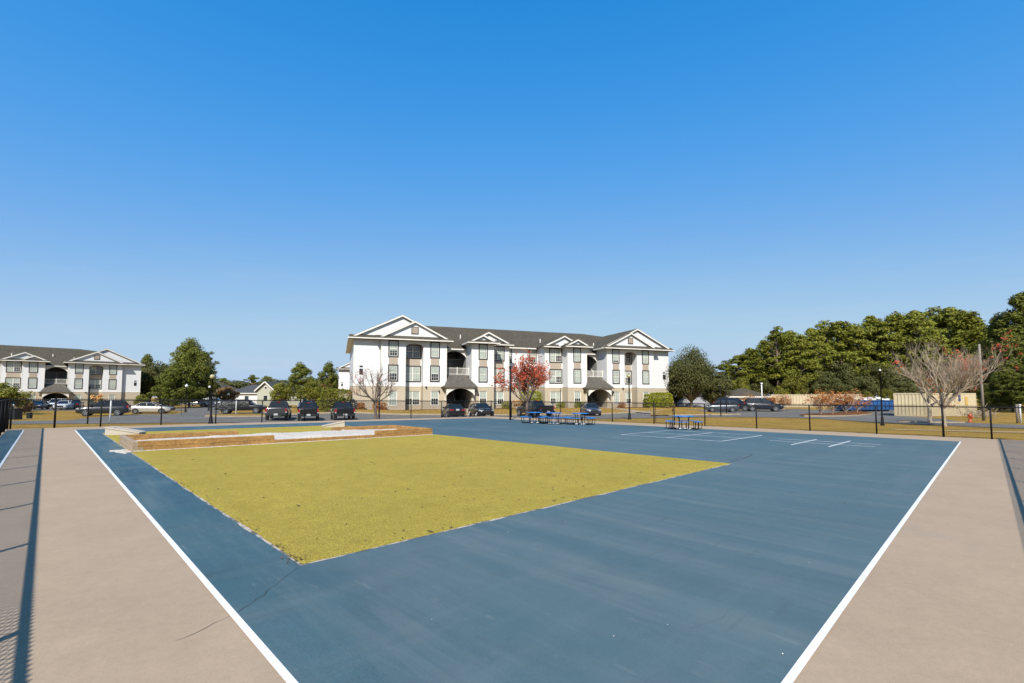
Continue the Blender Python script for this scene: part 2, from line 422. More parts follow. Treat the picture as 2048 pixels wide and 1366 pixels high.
# ---------------------------------------------------------------- mesh builder
class MB:
    def __init__(self):
        self.v = []
        self.f = []
        self.m = []

    def add(self, vs_, fs, mi=0):
        n = len(self.v)
        self.v.extend([tuple(p) for p in vs_])
        for f in fs:
            self.f.append(tuple(i + n for i in f))
            self.m.append(mi)
        return self

    def quad(self, a, b, c, d, mi=0):
        return self.add([a, b, c, d], [(0, 1, 2, 3)], mi)

    def poly(self, pts, mi=0):
        return self.add(pts, [tuple(range(len(pts)))], mi)

    def box(self, x0, x1, y0, y1, z0, z1, mi=0):
        p = [(x0, y0, z0), (x1, y0, z0), (x1, y1, z0), (x0, y1, z0), (x0, y0, z1), (x1, y0, z1), (x1, y1, z1), (x0, y1, z1)]
        return self.add(p, [(0, 3, 2, 1), (4, 5, 6, 7), (0, 1, 5, 4), (1, 2, 6, 5), (2, 3, 7, 6), (3, 0, 4, 7)], mi)

    def bevbox(self, x0, x1, y0, y1, z0, z1, b=0.02, mi=0):
        """box with chamfered upright and top edges"""
        def ring(e, z):
            return [(x0 + e, y0, z), (x1 - e, y0, z), (x1, y0 + e, z), (x1, y1 - e, z), (x1 - e, y1, z), (x0 + e, y1, z), (x0, y1 - e, z), (x0, y0 + e, z)]
        r0 = ring(b, z0)
        r1 = ring(b, z1 - b)
        r2 = [(min(max(x, x0 + b), x1 - b), min(max(y, y0 + b), y1 - b), z1) for x, y, z in ring(b, z1)]
        n = 8
        vs_ = r0 + r1 + r2
        fs = [tuple(range(n - 1, -1, -1)), tuple(range(2 * n, 3 * n))]
        for k in range(2):
            for i in range(n):
                j = (i + 1) % n
                fs.append((k * n + i, k * n + j, (k + 1) * n + j, (k + 1) * n + i))
        return self.add(vs_, fs, mi)

    def beam(self, a, b, w, h, mi=0, up=(0, 0, 1)):
        a = Vector(a)
        b = Vector(b)
        d = (b - a).normalized()
        u = Vector(up)
        s = d.cross(u)
        if s.length < 1e-4:
            s = d.cross(Vector((1, 0, 0)))
        s.normalize()
        u = s.cross(d)
        s *= w / 2
        u *= h / 2
        p = [a - s - u, a + s - u, a + s + u, a - s + u, b - s - u, b + s - u, b + s + u, b - s + u]
        return self.add(p, [(0, 3, 2, 1), (4, 5, 6, 7), (0, 1, 5, 4), (1, 2, 6, 5), (2, 3, 7, 6), (3, 0, 4, 7)], mi)

    def tube(self, pts, rad, n=6, mi=0, cap=True):
        pts = [Vector(p) for p in pts]
        if not hasattr(rad, '__len__'):
            rad = [rad] * len(pts)
        vs_ = []
        ref = None
        for i, p in enumerate(pts):
            d = (pts[min(i + 1, len(pts) - 1)] - pts[max(i - 1, 0)])
            if d.length < 1e-9:
                d = Vector((0, 0, 1))
            d.normalize()
            if ref is None:
                ref = Vector((0, 0, 1)) if abs(d.z) < 0.9 else Vector((1, 0, 0))
            s = d.cross(ref).normalized()
            t = s.cross(d)
            ref = t
            for k in range(n):
                a = 2 * PI * k / n
                vs_.append(p + (s * math.cos(a) + t * math.sin(a)) * rad[i])
        fs = []
        for i in range(len(pts) - 1):
            for k in range(n):
                j = (k + 1) % n
                fs.append((i * n + k, i * n + j, (i + 1) * n + j, (i + 1) * n + k))
        if cap:
            fs.append(tuple(range(n - 1, -1, -1)))
            fs.append(tuple((len(pts) - 1) * n + k for k in range(n)))
        return self.add(vs_, fs, mi)

    def lathe(self, prof, n=16, mi=0, c=(0, 0, 0)):
        vs_ = []
        for r, z in prof:
            for k in range(n):
                a = 2 * PI * k / n
                vs_.append((c[0] + r * math.cos(a), c[1] + r * math.sin(a), c[2] + z))
        fs = []
        for i in range(len(prof) - 1):
            for k in range(n):
                j = (k + 1) % n
                fs.append((i * n + k, i * n + j, (i + 1) * n + j, (i + 1) * n + k))
        fs.append(tuple(range(n - 1, -1, -1)))
        fs.append(tuple((len(prof) - 1) * n + k for k in range(n)))
        return self.add(vs_, fs, mi)

    def loft(self, rings, mi=0, cap=True):
        n = len(rings[0])
        vs_ = [p for r in rings for p in r]
        fs = []
        for i in range(len(rings) - 1):
            for k in range(n):
                j = (k + 1) % n
                fs.append((i * n + k, i * n + j, (i + 1) * n + j, (i + 1) * n + k))
        if cap:
            fs.append(tuple(range(n - 1, -1, -1)))
            fs.append(tuple((len(rings) - 1) * n + k for k in range(n)))
        return self.add(vs_, fs, mi)

    def mesh(self, name, mats, smooth=False):
        me = bpy.data.meshes.new(name)
        me.from_pydata(self.v, [], self.f)
        if not isinstance(mats, (list, tuple)):
            mats = [mats]
        for m_ in mats:
            me.materials.append(m_)
        if len(mats) > 1:
            me.polygons.foreach_set('material_index', self.m)
        if smooth:
            me.polygons.foreach_set('use_smooth', [True] * len(me.polygons))
        me.update()
        return me

    def build(self, name, mats, parent=None, smooth=False):
        o = bpy.data.objects.new(name, self.mesh(name, mats, smooth))
        COL.objects.link(o)
        if parent:
            o.parent = parent
        return o


def thing(name, label, cat, loc=(0, 0, 0), rz=0.0, group=None):
    o = bpy.data.objects.new(name, None)
    o.empty_display_size = 0.2
    COL.objects.link(o)
    o.location = loc
    o.rotation_euler = (0, 0, rz)
    return tag(o, label, cat, group)


def tag(o, label, cat, group=None, kind=None):
    if label:
        o['label'] = label
    if cat:
        o['category'] = cat
    if group:
        o['group'] = group
    if kind:
        o['kind'] = kind
    return o


def struct(o):
    o['kind'] = 'structure'
    return o


def copy_tree(o, parent=None):
    c = o.copy()
    COL.objects.link(c)
    if parent:
        c.parent = parent
    for ch in list(o.children):
        copy_tree(ch, c)
    return c


# ---------------------------------------------------------------- ground model
PSI = R(44.70)
BX, BY = math.cos(PSI), math.sin(PSI)


def W(u, v):
    """court coordinates (u to the right along one side, v to the left along the other) to world x, y"""
    return (u * BX - v * BY, u * BY + v * BX)


def UV(x, y):
    return (x * BX + y * BY, -x * BY + y * BX)


def zc(x, y):
    return -0.00744 * x - 0.00559 * y


def P(u, v, h=0.0):
    x, y = W(u, v)
    return (x, y, zc(x, y) + h)


CTRL = [(-19, 46, -.64), (-6, 50, -.54), (-12, 48, -.58), (-27, 57, -.55), (-47, 54.6, -.52), (-48, 62, -.52), (-38, 43, -.34), (-26, 40, -.42), (8, 47, -.42), (2, 52, -.52), (10, 56, -.55), (-20, 60.3, 0), (-8, 64, 0),
        (0, 67, 0), (10, 71, 0), (20, 74, 0), (26, 77, 0), (-38, 55, -.52), (26, 60, -.40), (32, 63, -.36), (28, 46, -.30), (33, 36, -.35),
        (45, 52, -.42), (36, 41, -.42), (30, 30, -.3), (24, 20, -.22), (-66, 60, -.45), (-90, 108, -.3), (-60, 100, -.3), (50, 70, 0), (80, 60, 0), (0, 120, 0),
        (60, 110, 0), (-30, 110, 0), (-100, 60, -.3), (0, -40, 0), (-60, 0, .2), (60, 0, -.3), (0, 90, 0), (-120, 150, 0), (120, 150, 0)]
UMIN, UMAX, VMIN, VMAX = -1.36, 31.32, -1.42, 34.6


def zo(x, y):
    a = b = 0.0
    for cx, cy, cz in CTRL:
        w = 1.0 / ((x - cx) ** 2 + (y - cy) ** 2 + 4.0) ** 1.5
        a += w * cz
        b += w
    return a / b


def zg(x, y):
    u, v = UV(x, y)
    d = max(UMIN - u, u - UMAX, VMIN - v, v - VMAX)
    pc = zc(x, y) - 0.035
    if d <= 0:
        return pc - 0.06 * min(1, -d / 0.5)
    s = min(1, d / 6.0)
    s = s * s * (3 - 2 * s)
    return pc * (1 - s) + zo(x, y) * s


def at(px, Y):
    """x of the ray through photo column px at distance Y"""
    return (px - 1024) / F_PX * Y


def ground_sheet():
    m = MB()
    xs = [-2500, -900, -400, -220, -150] + [i * 2.0 for i in range(-60, 61)] + [150, 220, 400, 900, 2500]
    ys = [-900, -300, -120, -60] + [i * 2.0 for i in range(-20, 76)] + [180, 230, 320, 600, 2500]
    nx = len(xs)
    vs_ = [(x, y, zg(x, y)) for y in ys for x in xs]
    fs = []
    for j in range(len(ys) - 1):
        for i in range(nx - 1):
            fs.append((j * nx + i, j * nx + i + 1, (j + 1) * nx + i + 1, (j + 1) * nx + i))
    m.add(vs_, fs)
    return struct(m.build('ground', M_grass, smooth=True))


ground_sheet()


def strip(name, pairs, material, lift=0.03, across=6, step=1.0, thick=0.0):
    """a sheet on the ground between two edges: pairs of (near point, far point)"""
    m = MB()
    rows = []
    for (a0, b0), (a1, b1) in zip(pairs[:-1], pairs[1:]):
        n = max(1, int(max((Vector(a1) - Vector(a0)).length, (Vector(b1) - Vector(b0)).length) / step))
        for k in range(n):
            t = k / n
            rows.append((Vector(a0).lerp(Vector(a1), t), Vector(b0).lerp(Vector(b1), t)))
    rows.append((Vector(pairs[-1][0]), Vector(pairs[-1][1])))
    vs_ = []
    for a, b in rows:
        for k in range(across + 1):
            p = a.lerp(b, k / across)
            vs_.append((p.x, p.y, zg(p.x, p.y) + lift))
    w = across + 1
    fs = []
    for i in range(len(rows) - 1):
        for k in range(across):
            fs.append((i * w + k, (i + 1) * w + k, (i + 1) * w + k + 1, i * w + k + 1))
    m.add(vs_, fs)
    if thick:
        for e in (0, across):
            for i in range(len(rows) - 1):
                a = vs_[i * w + e]
                b = vs_[(i + 1) * w + e]
                m.quad(a, b, (b[0], b[1], b[2] - thick), (a[0], a[1], a[2] - thick))
    return struct(m.build(name, material))


def along(pts, w):
    """pairs for a strip of width w centred on a polyline"""
    out = []
    for i, p in enumerate(pts):
        a = Vector(pts[max(0, i - 1)])
        b = Vector(pts[min(len(pts) - 1, i + 1)])
        d = (b - a).normalized()
        nrm = Vector((-d.y, d.x)) * w / 2
        q = Vector(p)
        out.append(((q - nrm)[:], (q + nrm)[:]))
    return out


# ---------------------------------------------------------------- court
def sheet(name, poly, material, h, sub=0):
    m = MB()
    m.poly([P(u, v, h) for u, v in poly])
    return struct(m.build(name, material))


def rect(u0, u1, v0, v1):
    return [(u0, v0), (u1, v0), (u1, v1), (u0, v1)]


slab = MB()
pts = rect(UMIN - 0.10, UMAX + 0.10, VMIN - 0.1, VMAX + 0.1)
top = [P(u, v, 0) for u, v in pts]
low = [P(u, v, -0.12) for u, v in pts]
slab.poly(top)
for i in range(4):
    j = (i + 1) % 4
    slab.quad(low[i], low[j], top[j], top[i])
struct(slab.build('concrete_court', M_beige))
sheet('blue_court', rect(1.115, 28.05, 0.93, 32.0), M_blue, 0.004)
sheet('blue_side_strip', rect(UMIN + 0.12, -0.72, VMIN + 0.1, 33.2), M_blue, 0.004)


def line(name, a, b, w, material=M_line, h=0.008):
    a = Vector(a)
    b = Vector(b)
    d = (b - a).normalized()
    n = Vector((-d.y, d.x)) * w / 2
    m = MB()
    k = max(1, int((b - a).length / 1.0))
    for i in range(k):
        p = a.lerp(b, i / k)
        q = a.lerp(b, (i + 1) / k)
        m.quad(P(*(p - n), h), P(*(q - n), h), P(*(q + n), h), P(*(p + n), h))
    return struct(m.build(name, material))


line('court_line', (1.09, 0.905), (1.09, 31.4), 0.05)
line('court_line', (1.117, 0.905), (27.95, 0.905), 0.05)
line('court_line', (-0.70, -1.2), (-0.70, 33.2), 0.05)
# four square grid
A0, A1, C0, C1 = 19.9, 24.95, 7.84, 12.6
mu, mv = (A0 + A1) / 2, (C0 + C1) / 2
for k, (a, b) in enumerate([((A0, C0), (A0, C1)), ((A1, C0), (A1, C1)), ((mu, C0 + .03), (mu, C1 - .03))]):
    line('four_square_line', a, b, 0.07, M_linefaint)
for k, (a, b) in enumerate([((A0 + .03, C0), (A1 - .03, C0)), ((A0 + .03, C1), (A1 - .03, C1)), ((A0 + .03, mv), (A1 - .03, mv))]):
    line('four_square_line', a, b, 0.06, M_line, 0.009 if k < 2 else 0.0095)
# tic tac toe grid
for u in (22.04, 23.3):
    line('tic_tac_toe_line', (u, 3.04), (u, 6.66), 0.065, M_linefaint)
for v, u0, u1 in ((5.4, 20.45, 24.32), (4.22, 20.66, 24.56)):
    line('tic_tac_toe_line', (u0, v), (u1, v), 0.06, M_line, 0.0095)

# turf: a slightly raised pile mat with uneven edges
TU0, TU1, TV0, TV1 = 1.89, 13.03, 4.88, 28.3
rng = random.Random(5)


def turf():
    m = MB()
    nu, nv = 112, 234
    vs_ = []
    for j in range(nv + 1):
        for i in range(nu + 1):
            u = TU0 + (TU1 - TU0) * i / nu
            v = TV0 + (TV1 - TV0) * j / nv
            e = min(i, nu - i, j, nv - j)
            du = dv = 0.0
            if e == 0:
                q = mnoise.noise((u * 1.3, v * 1.3, 0)) * 0.025 + mnoise.noise((u * 7, v * 7, 3)) * 0.012
                if i in (0, nu):
                    du = q
                if j in (0, nv):
                    dv = q
            h = 0.008 if e == 0 else 0.022 + 0.004 * mnoise.noise((u * 0.8, v * 0.8, 1))
            vs_.append(P(u + du, v + dv, h))
    w = nu + 1
    fs = [(j * w + i, j * w + i + 1, (j + 1) * w + i + 1, (j + 1) * w + i) for j in range(nv) for i in range(nu)]
    m.add(vs_, fs)
    struct(m.build('turf', M_turf, smooth=True))
    # pale strip where the mat was cut and glued
    e = MB()
    def edge(a, b, nrm):
        a = Vector(a)
        b = Vector(b)
        n = Vector(nrm)
        k = int((b - a).length / 0.12)
        prev = None
        for i in range(k + 1):
            p = a.lerp(b, i / k)
            wd = max(0.0, 0.010 + 0.022 * mnoise.noise((p.x * 1.7, p.y * 1.7, 5)) + 0.012 * mnoise.noise((p.x * 9, p.y * 9, 7)))
            q = p + n * (wd + 0.02)
            cur = (P(*(p - n * 0.05), 0.0062), P(*q, 0.0062))
            if prev:
                e.quad(prev[0], cur[0], cur[1], prev[1])
            prev = cur
    edge((TU0, TV0 - .03), (TU0, TV1), (-1, 0))
    edge((TU0 - .03, TV0), (TU1, TV0), (0, -1))
    struct(e.build('turf_edging', M_edge))


turf()
# dead weeds along the left edge of the turf, leaf crumbs and pebbles on it
m = MB()
for i in range(420):
    v = TV0 + 0.1 + (rng.random() ** 1.6) * 11
    if mnoise.noise((v * 1.9, 0, 9)) < 0.02:
        continue
    u = TU0 + rng.gauss(0.02, 0.055)
    a = rng.uniform(0, 2 * PI)
    l = rng.uniform(0.02, 0.07)
    x, y = W(u, v)
    z = zc(x, y) + 0.015
    d = Vector((math.cos(a), math.sin(a), rng.uniform(0.1, 0.9))).normalized() * l
    s = Vector((-math.sin(a), math.cos(a), 0)) * 0.006
    b = Vector((x, y, z))
    m.poly([b - s, b + s, b + d])
tag(m.build('dead_weeds', M_litter), 'dry brown weeds along the near left edge of the turf', 'weeds', kind='stuff')
m = MB()
for i in range(420):
    u = rng.uniform(TU0, TU1)
    v = TV0 + (rng.random() ** 1.5) * 13
    a = rng.uniform(0, 2 * PI)
    l = rng.uniform(0.012, 0.035) * (1 if rng.random() < .85 else 1.6)
    x, y = W(u, v)
    b = Vector((x, y, zc(x, y) + 0.03))
    d = Vector((math.cos(a), math.sin(a), rng.uniform(-.1, .5))) * l
    s = Vector((-math.sin(a), math.cos(a), rng.uniform(-.2, .5))) * l * rng.uniform(.15, .5)
    m.quad(b - d, b - s, b + d, b + s)
for i in range(110):
    u = rng.uniform(1.3, 26)
    v = rng.uniform(1.2, 26)
    if TU0 < u < TU1 and v > TV0:
        continue
    a = rng.uniform(0, 2 * PI)
    l = rng.uniform(0.008, 0.022)
    x, y = W(u, v)
    b = Vector((x, y, zc(x, y) + 0.012))
    d = Vector((math.cos(a), math.sin(a), rng.uniform(0, .4))) * l
    s = Vector((-math.sin(a), math.cos(a), rng.uniform(0, .4))) * l * .4
    m.quad(b - d, b - s, b + d, b + s)
tag(m.build('leaf_litter', M_litter), 'brown leaf crumbs scattered over the turf and the blue court', 'leaf litter', kind='stuff')
m = MB()
for i in range(130):
    u = rng.uniform(1.2, 22)
    v = rng.uniform(1.0, 16)
    r = rng.uniform(0.002, 0.0055)
    x, y = W(u, v)
    hb = 0.032 if (TU0 < u < TU1 and v > TV0) else 0.008
    c = Vector((x, y, zc(x, y) + hb))
    ps = [c + Vector((r * math.cos(k * 1.257 + i), r * math.sin(k * 1.257 + i) * .8, 0)) for k in range(5)] + [c + Vector((0, 0, r))]
    m.add(ps, [(0, 1, 5), (1, 2, 5), (2, 3, 5), (3, 4, 5), (4, 0, 5)])
tag(m.build('pebbles', M_rock), 'tiny white pebbles scattered over the court surface', 'pebbles', kind='stuff')


def ribbon(name, pts, w0, material, h=0.0055, seed=0, jag=0.03):
    r_ = random.Random(seed)
    path = []
    for a, b in zip(pts[:-1], pts[1:]):
        a = Vector(a)
        b = Vector(b)
        k = max(2, int((b - a).length / 0.06))
        for i in range(k):
            t = i / k
            p = a.lerp(b, t)
            path.append(p + Vector((r_.uniform(-jag, jag), r_.uniform(-jag, jag))) * 0.6)
    path.append(Vector(pts[-1]))
    m_ = MB()
    prev = None
    for i, p in enumerate(path):
        d = (path[min(i + 1, len(path) - 1)] - path[max(i - 1, 0)]).normalized()
        n = Vector((-d.y, d.x)) * w0 * (0.35 + r_.random()) / 2 * (0.3 + 0.7 * math.sin(PI * (i + 1) / (len(path) + 1)) ** 0.5)
        cur = (P(*(p - n), h), P(*(p + n), h))
        if prev:
            m_.quad(prev[0], cur[0], cur[1], prev[1])
        prev = cur
    return struct(m_.build(name, material))


ribbon('court_crack', [(1.83, 4.84), (1.69, 4.69), (1.57, 4.58), (1.37, 4.36), (1.19, 4.21), (1.12, 4.14)], 0.007, M_crack, seed=1, jag=0.018)
ribbon('court_crack', [(1.06, 4.12), (0.95, 4.08), (0.82, 4.0), (0.70, 3.97)], 0.004, M_crack, h=0.002, seed=2, jag=0.014)
ribbon('court_crack', [(13.1, 4.98), (13.84, 5.08), (14.6, 5.08), (15.33, 5.18), (16.12, 5.37)], 0.045, M_crack, seed=3, jag=0.012)
ribbon('court_crack', [(13.4, 5.32), (14.2, 5.24), (15.0, 5.31)], 0.03, M_crack, seed=4, jag=0.012)
ribbon('court_crack', [(4.2, 2.7), (4.9, 2.6), (5.6, 2.75)], 0.0035, M_crackf, seed=5, jag=0.012)
ribbon('court_crack', [(3.4, 1.6), (3.75, 1.5), (4.0, 1.52)], 0.003, M_crackf, seed=6, jag=0.012)

# ---------------------------------------------------------------- sand box of timbers
BU0, BU1, BV0, BV1 = 1.90, 12.75, 18.10, 21.55
sb = thing('timber_sandbox', 'long low sandbox of stacked brown timbers on the turf', 'sandbox', P(0, 0))
oz = zc(0, 0)


def timber(name, u0, u1, v0, v1, z0, z1, material=M_wood, parent=sb, end=None):
    """a squared timber laid on the court plane (court coordinates)"""
    m_ = MB()
    b = 0.012
    base = []
    for (u, v) in rect(u0, u1, v0, v1):
        base.append((u, v))
    def ring(e, z):
        return [P(u0 + e, v0 + e, z), P(u1 - e, v0 + e, z), P(u1 - e, v1 - e, z), P(u0 + e, v1 - e, z)]
    m_.loft([ring(b, z0), ring(0, z0 + b), ring(0, z1 - b), ring(b, z1)])
    return m_.build(name, material, parent)


TH = 0.15
timber('front_timber', BU0 + .14, BU1, BV0, BV0 + .14, 0.0, TH)
timber('front_timber', BU0 + .14, 5.9, BV0 + .002, BV0 + .138, TH, 2 * TH + .02)
timber('front_timber', 9.9, BU1 - .002, BV0 + .002, BV0 + .138, TH, 2 * TH + .02)
timber('back_timber', BU0 + .14, BU1, BV1 - .14, BV1, 0.0, TH)
timber('back_timber', BU0 + .14, 5.6, BV1 - .138, BV1 - .002, TH, 2 * TH + .02)
timber('back_timber', 9.5, BU1 - .002, BV1 - .138, BV1 - .002, TH, 2 * TH + .02)
timber('end_timber', BU0, BU0 + .14, BV0, BV1, 0.0, TH, M_woodgrey)
timber('end_timber', BU0 + .002, BU0 + .138, BV0 + .002, BV1 - .002, TH, 2 * TH + .02, M_woodgrey)
timber('end_timber', BU1 - .14, BU1 - .003, BV0 + .142, BV1 - .142, 0.0, TH)
timber('end_timber', BU1 - .138, BU1 - .004, BV0 + .142, BV1 - .142, TH, 2 * TH + .02)
eg = MB()
eg.poly([P(BU0 + .152, BV0 - .004, .015), P(BU0 + .275, BV0 - .004, .015), P(BU0 + .275, BV0 - .004, .135), P(BU0 + .152, BV0 - .004, .135)])
eg.build('end_grain', M_woodend, sb)


def sand():
    m_ = MB()
    nu, nv = 108, 34
    vs_ = []
    for j in range(nv + 1):
        for i in range(nu + 1):
            u = BU0 + .142 + (BU1 - BU0 - .284) * i / nu
            v = BV0 + .142 + (BV1 - BV0 - .284) * j / nv
            t = (u - BU0) / (BU1 - BU0)
            h = 0.135 + 0.065 * math.exp(-((t - .55) / .3) ** 2) + 0.05 * mnoise.noise((u * .7, v * .9, 2)) + 0.022 * mnoise.noise((u * 2.6, v * 2.6, 4)) + 0.012 * mnoise.noise((u * 7, v * 7, 6))
            e = min(j, nv - j) / 4
            if e < 1 and 5.9 - BU0 < (u - BU0) < 9.9 - BU0:
                h = h * e + 0.13 * (1 - e) if h > .13 else h
            vs_.append(P(u, v, max(h, .05)))
    w = nu + 1
    fs = [(j * w + i, j * w + i + 1, (j + 1) * w + i + 1, (j + 1) * w + i) for j in range(nv) for i in range(nu)]
    m_.add(vs_, fs)
    tag(m_.build('sand', M_sand, smooth=True), 'white sand heaped inside the timber sandbox', 'sand', kind='stuff')
    # spilt sand beside the left corner and along the front timber
    m_ = MB()
    r_ = random.Random(8)
    ctr = (1.72, 18.35)
    for (cu, cv, ru, rv, n) in [(1.74, 18.55, .20, .72, 26), (1.58, 18.85, .16, .36, 18)]:
        ring = []
        for k in range(n):
            a = 2 * PI * k / n
            q = 1 + 0.45 * mnoise.noise((math.cos(a) * 1.6 + cu, math.sin(a) * 1.6 + cv, 3)) + r_.uniform(-.1, .1)
            ring.append((cu + ru * q * math.cos(a), cv + rv * q * math.sin(a)))
        vs2 = [P(cu, cv, .05 if ru > .28 else .03)] + [P(cu + (u - cu) * .5, cv + (v - cv) * .5, .035 if ru > .28 else .022) for u, v in ring] + [P(u, v, .0065) for u, v in ring]
        fs2 = []
        for k in range(n):
            j = (k + 1) % n
            fs2.append((0, 1 + k, 1 + j))
            fs2.append((1 + k, 1 + n + k, 1 + n + j, 1 + j))
        m_.add(vs2, fs2)
    prev = None
    for k in range(181):
        u = BU0 + (BU1 - BU0) * k / 180
        wd = 0.05 + 0.08 * max(0, mnoise.noise((u * 1.4, 0, 1)) + .25) + 0.02 * mnoise.noise((u * 8, 0, 2))
        cur = (P(u, BV0 - max(.01, wd), .026), P(u, BV0 + .005, .04))
        if prev:
            m_.quad(prev[0], cur[0], cur[1], prev[1])
        prev = cur
    tag(m_.build('spilt_sand', M_sand, smooth=True), 'pale sand spilt on the court around the sandbox corner', 'sand', kind='stuff')


sand()


def toss_board(u, v, ang, label):
    """concrete bean bag toss ramp: a wedge that drops from the back to the front, with a round hole"""
    x, y = W(u, v)
    t = thing('toss_board', label, 'toss board', (x, y, zc(x, y) + 0.02), ang, 'concrete toss boards behind the sandbox')
    m_ = MB()
    L_, w_, h0, h1 = 1.25, .62, .34, .09
    # body as a wedge with a hollow hole ring drawn into the deck
    n = 16
    hx, hr = .26, .085
    def dz(x):
        return h0 + (h1 - h0) * x / L_
    outer = [(0, -w_ / 2), (L_, -w_ / 2), (L_, w_ / 2), (0, w_ / 2)]
    ring = [(hx + hr * math.cos(2 * PI * k / n - PI * .75), hr * math.sin(2 * PI * k / n - PI * .75)) for k in range(n)]
    vs_ = [(x_, y_, dz(x_)) for x_, y_ in outer] + [(x_, y_, dz(x_)) for x_, y_ in ring] + [(x_, y_, dz(x_) - .1) for x_, y_ in ring] + [(x_, y_, 0) for x_, y_ in outer]
    fs = []
    q = n // 4
    for s in range(4):
        for k in range(q):
            a = s * q + k
            fs.append((s, 4 + (a + 1) % n, 4 + a))
        fs.append((s, (s + 1) % 4, 4 + ((s + 1) * q) % n))
    for k in range(n):
        j = (k + 1) % n
        fs.append((4 + k, 4 + j, 4 + n + j, 4 + n + k))
    fs.append(tuple(4 + n + k for k in range(n)))
    b = 4 + 2 * n
    for s in range(4):
        j = (s + 1) % 4
        fs.append((s, b + s, b + j, j))
    m_.add(vs_, fs)
    m_.build('ramp', M_conc, t)
    for yy in (-w_ / 2, w_ / 2):
        rim = MB()
        rim.beam((0, yy, h0 - .02), (L_, yy, h1 - .02), .05, .06)
        rim.build('side_rim', M_conc, t)
    return t


toss_board(2.0, 26.9, PSI - R(28), 'grey concrete toss board behind the left end of the sandbox')
toss_board(12.35, 26.2, PSI + R(152), 'grey concrete toss board behind the right end of the sandbox')


# ---------------------------------------------------------------- picnic tables
def picnic_table():
    t = thing('picnic_table', '', 'picnic table')
    n = 32
    tp = MB()
    prof = [(.02, .735), (.575, .735), (.585, .745), (.585, .765), (.575, .775), (.03, .775)]
    tp.lathe(prof, n)
    tp.lathe([(.03, .778), (.05, .78), (.05, .784), (.03, .786)], 10)
    tp.build('tabletop', M_tblue, t, True)
    for k in range(4):
        a0 = k * PI / 2 + PI / 4
        half = R(31)
        st = MB()
        rings = []
        for i in range(13):
            a = a0 - half + 2 * half * i / 12
            ca, sa = math.cos(a), math.sin(a)
            r0, r1 = .78, 1.06
            rings.append([(r0 * ca, r0 * sa, .435), (r1 * ca, r1 * sa, .435), ((r1 + .012) * ca, (r1 + .012) * sa, .448), (r1 * ca, r1 * sa, .465), (r0 * ca, r0 * sa, .465), ((r0 - .012) * ca, (r0 - .012) * sa, .448)])
        st.loft(rings)
        st.build('seat', M_tblue, t)
        # bent tube legs under each seat, running in to the middle post
        for da in (-.42, .42):
            a = a0 + da
            fr = MB()
            ca, sa = math.cos(a), math.sin(a)
            pts_ = []
            for q in ((1.0, .432), (1.0, .14), (.97, .06), (.90, .028), (.40, .028)):
                pts_.append((q[0] * ca, q[0] * sa, q[1]))
            fr.tube(pts_, .021, 6)
            fr.tube([(.83 * ca, .83 * sa, .432), (.83 * ca, .83 * sa, .10), (.80 * ca, .80 * sa, .045), (.72 * ca, .72 * sa, .03)], .018, 6)
            fr.build('seat_frame', M_black, t)
        lg = MB()
        ca, sa = math.cos(k * PI / 2 + .25), math.sin(k * PI / 2 + .25)
        lg.tube([(.50 * ca, .50 * sa, .735), (.40 * ca, .40 * sa, .70), (.36 * ca, .36 * sa, .60), (.36 * ca, .36 * sa, .10), (.40 * ca, .40 * sa, .03)], .024, 6)
        lg.build('leg', M_black, t)
        ft = MB()
        ca, sa = math.cos(a0), math.sin(a0)
        ft.bevbox(.30 * ca - .1, .30 * ca + .1, .30 * sa - .1, .30 * sa + .1, 0.001, .055, .02)
        ft.build('foot_pad', M_footw, t)
    return t


pt = picnic_table()
TABLES = [(1069, 33.9, .0, 'blue round picnic table at the far left of the row, by the red tree trunk'),
          (1107.5, 32.9, .8, 'middle one of three blue picnic tables set close together'),
          (1159.5, 32.3, .1, 'blue picnic table at the right end of the row of three'),
          (1366, 27.9, .15, 'blue round picnic table standing alone beside the fence gate')]
for i, (px, Y, rz, lab) in enumerate(TABLES):
    t = pt if i == 0 else copy_tree(pt)
    x = at(px, Y)
    t.location = (x, Y, zc(x, Y) + .004)
    t.rotation_euler = (0, 0, rz)
    tag(t, lab, 'picnic table', 'blue picnic tables on the court')

# ---------------------------------------------------------------- chain link fence
FH = 1.47


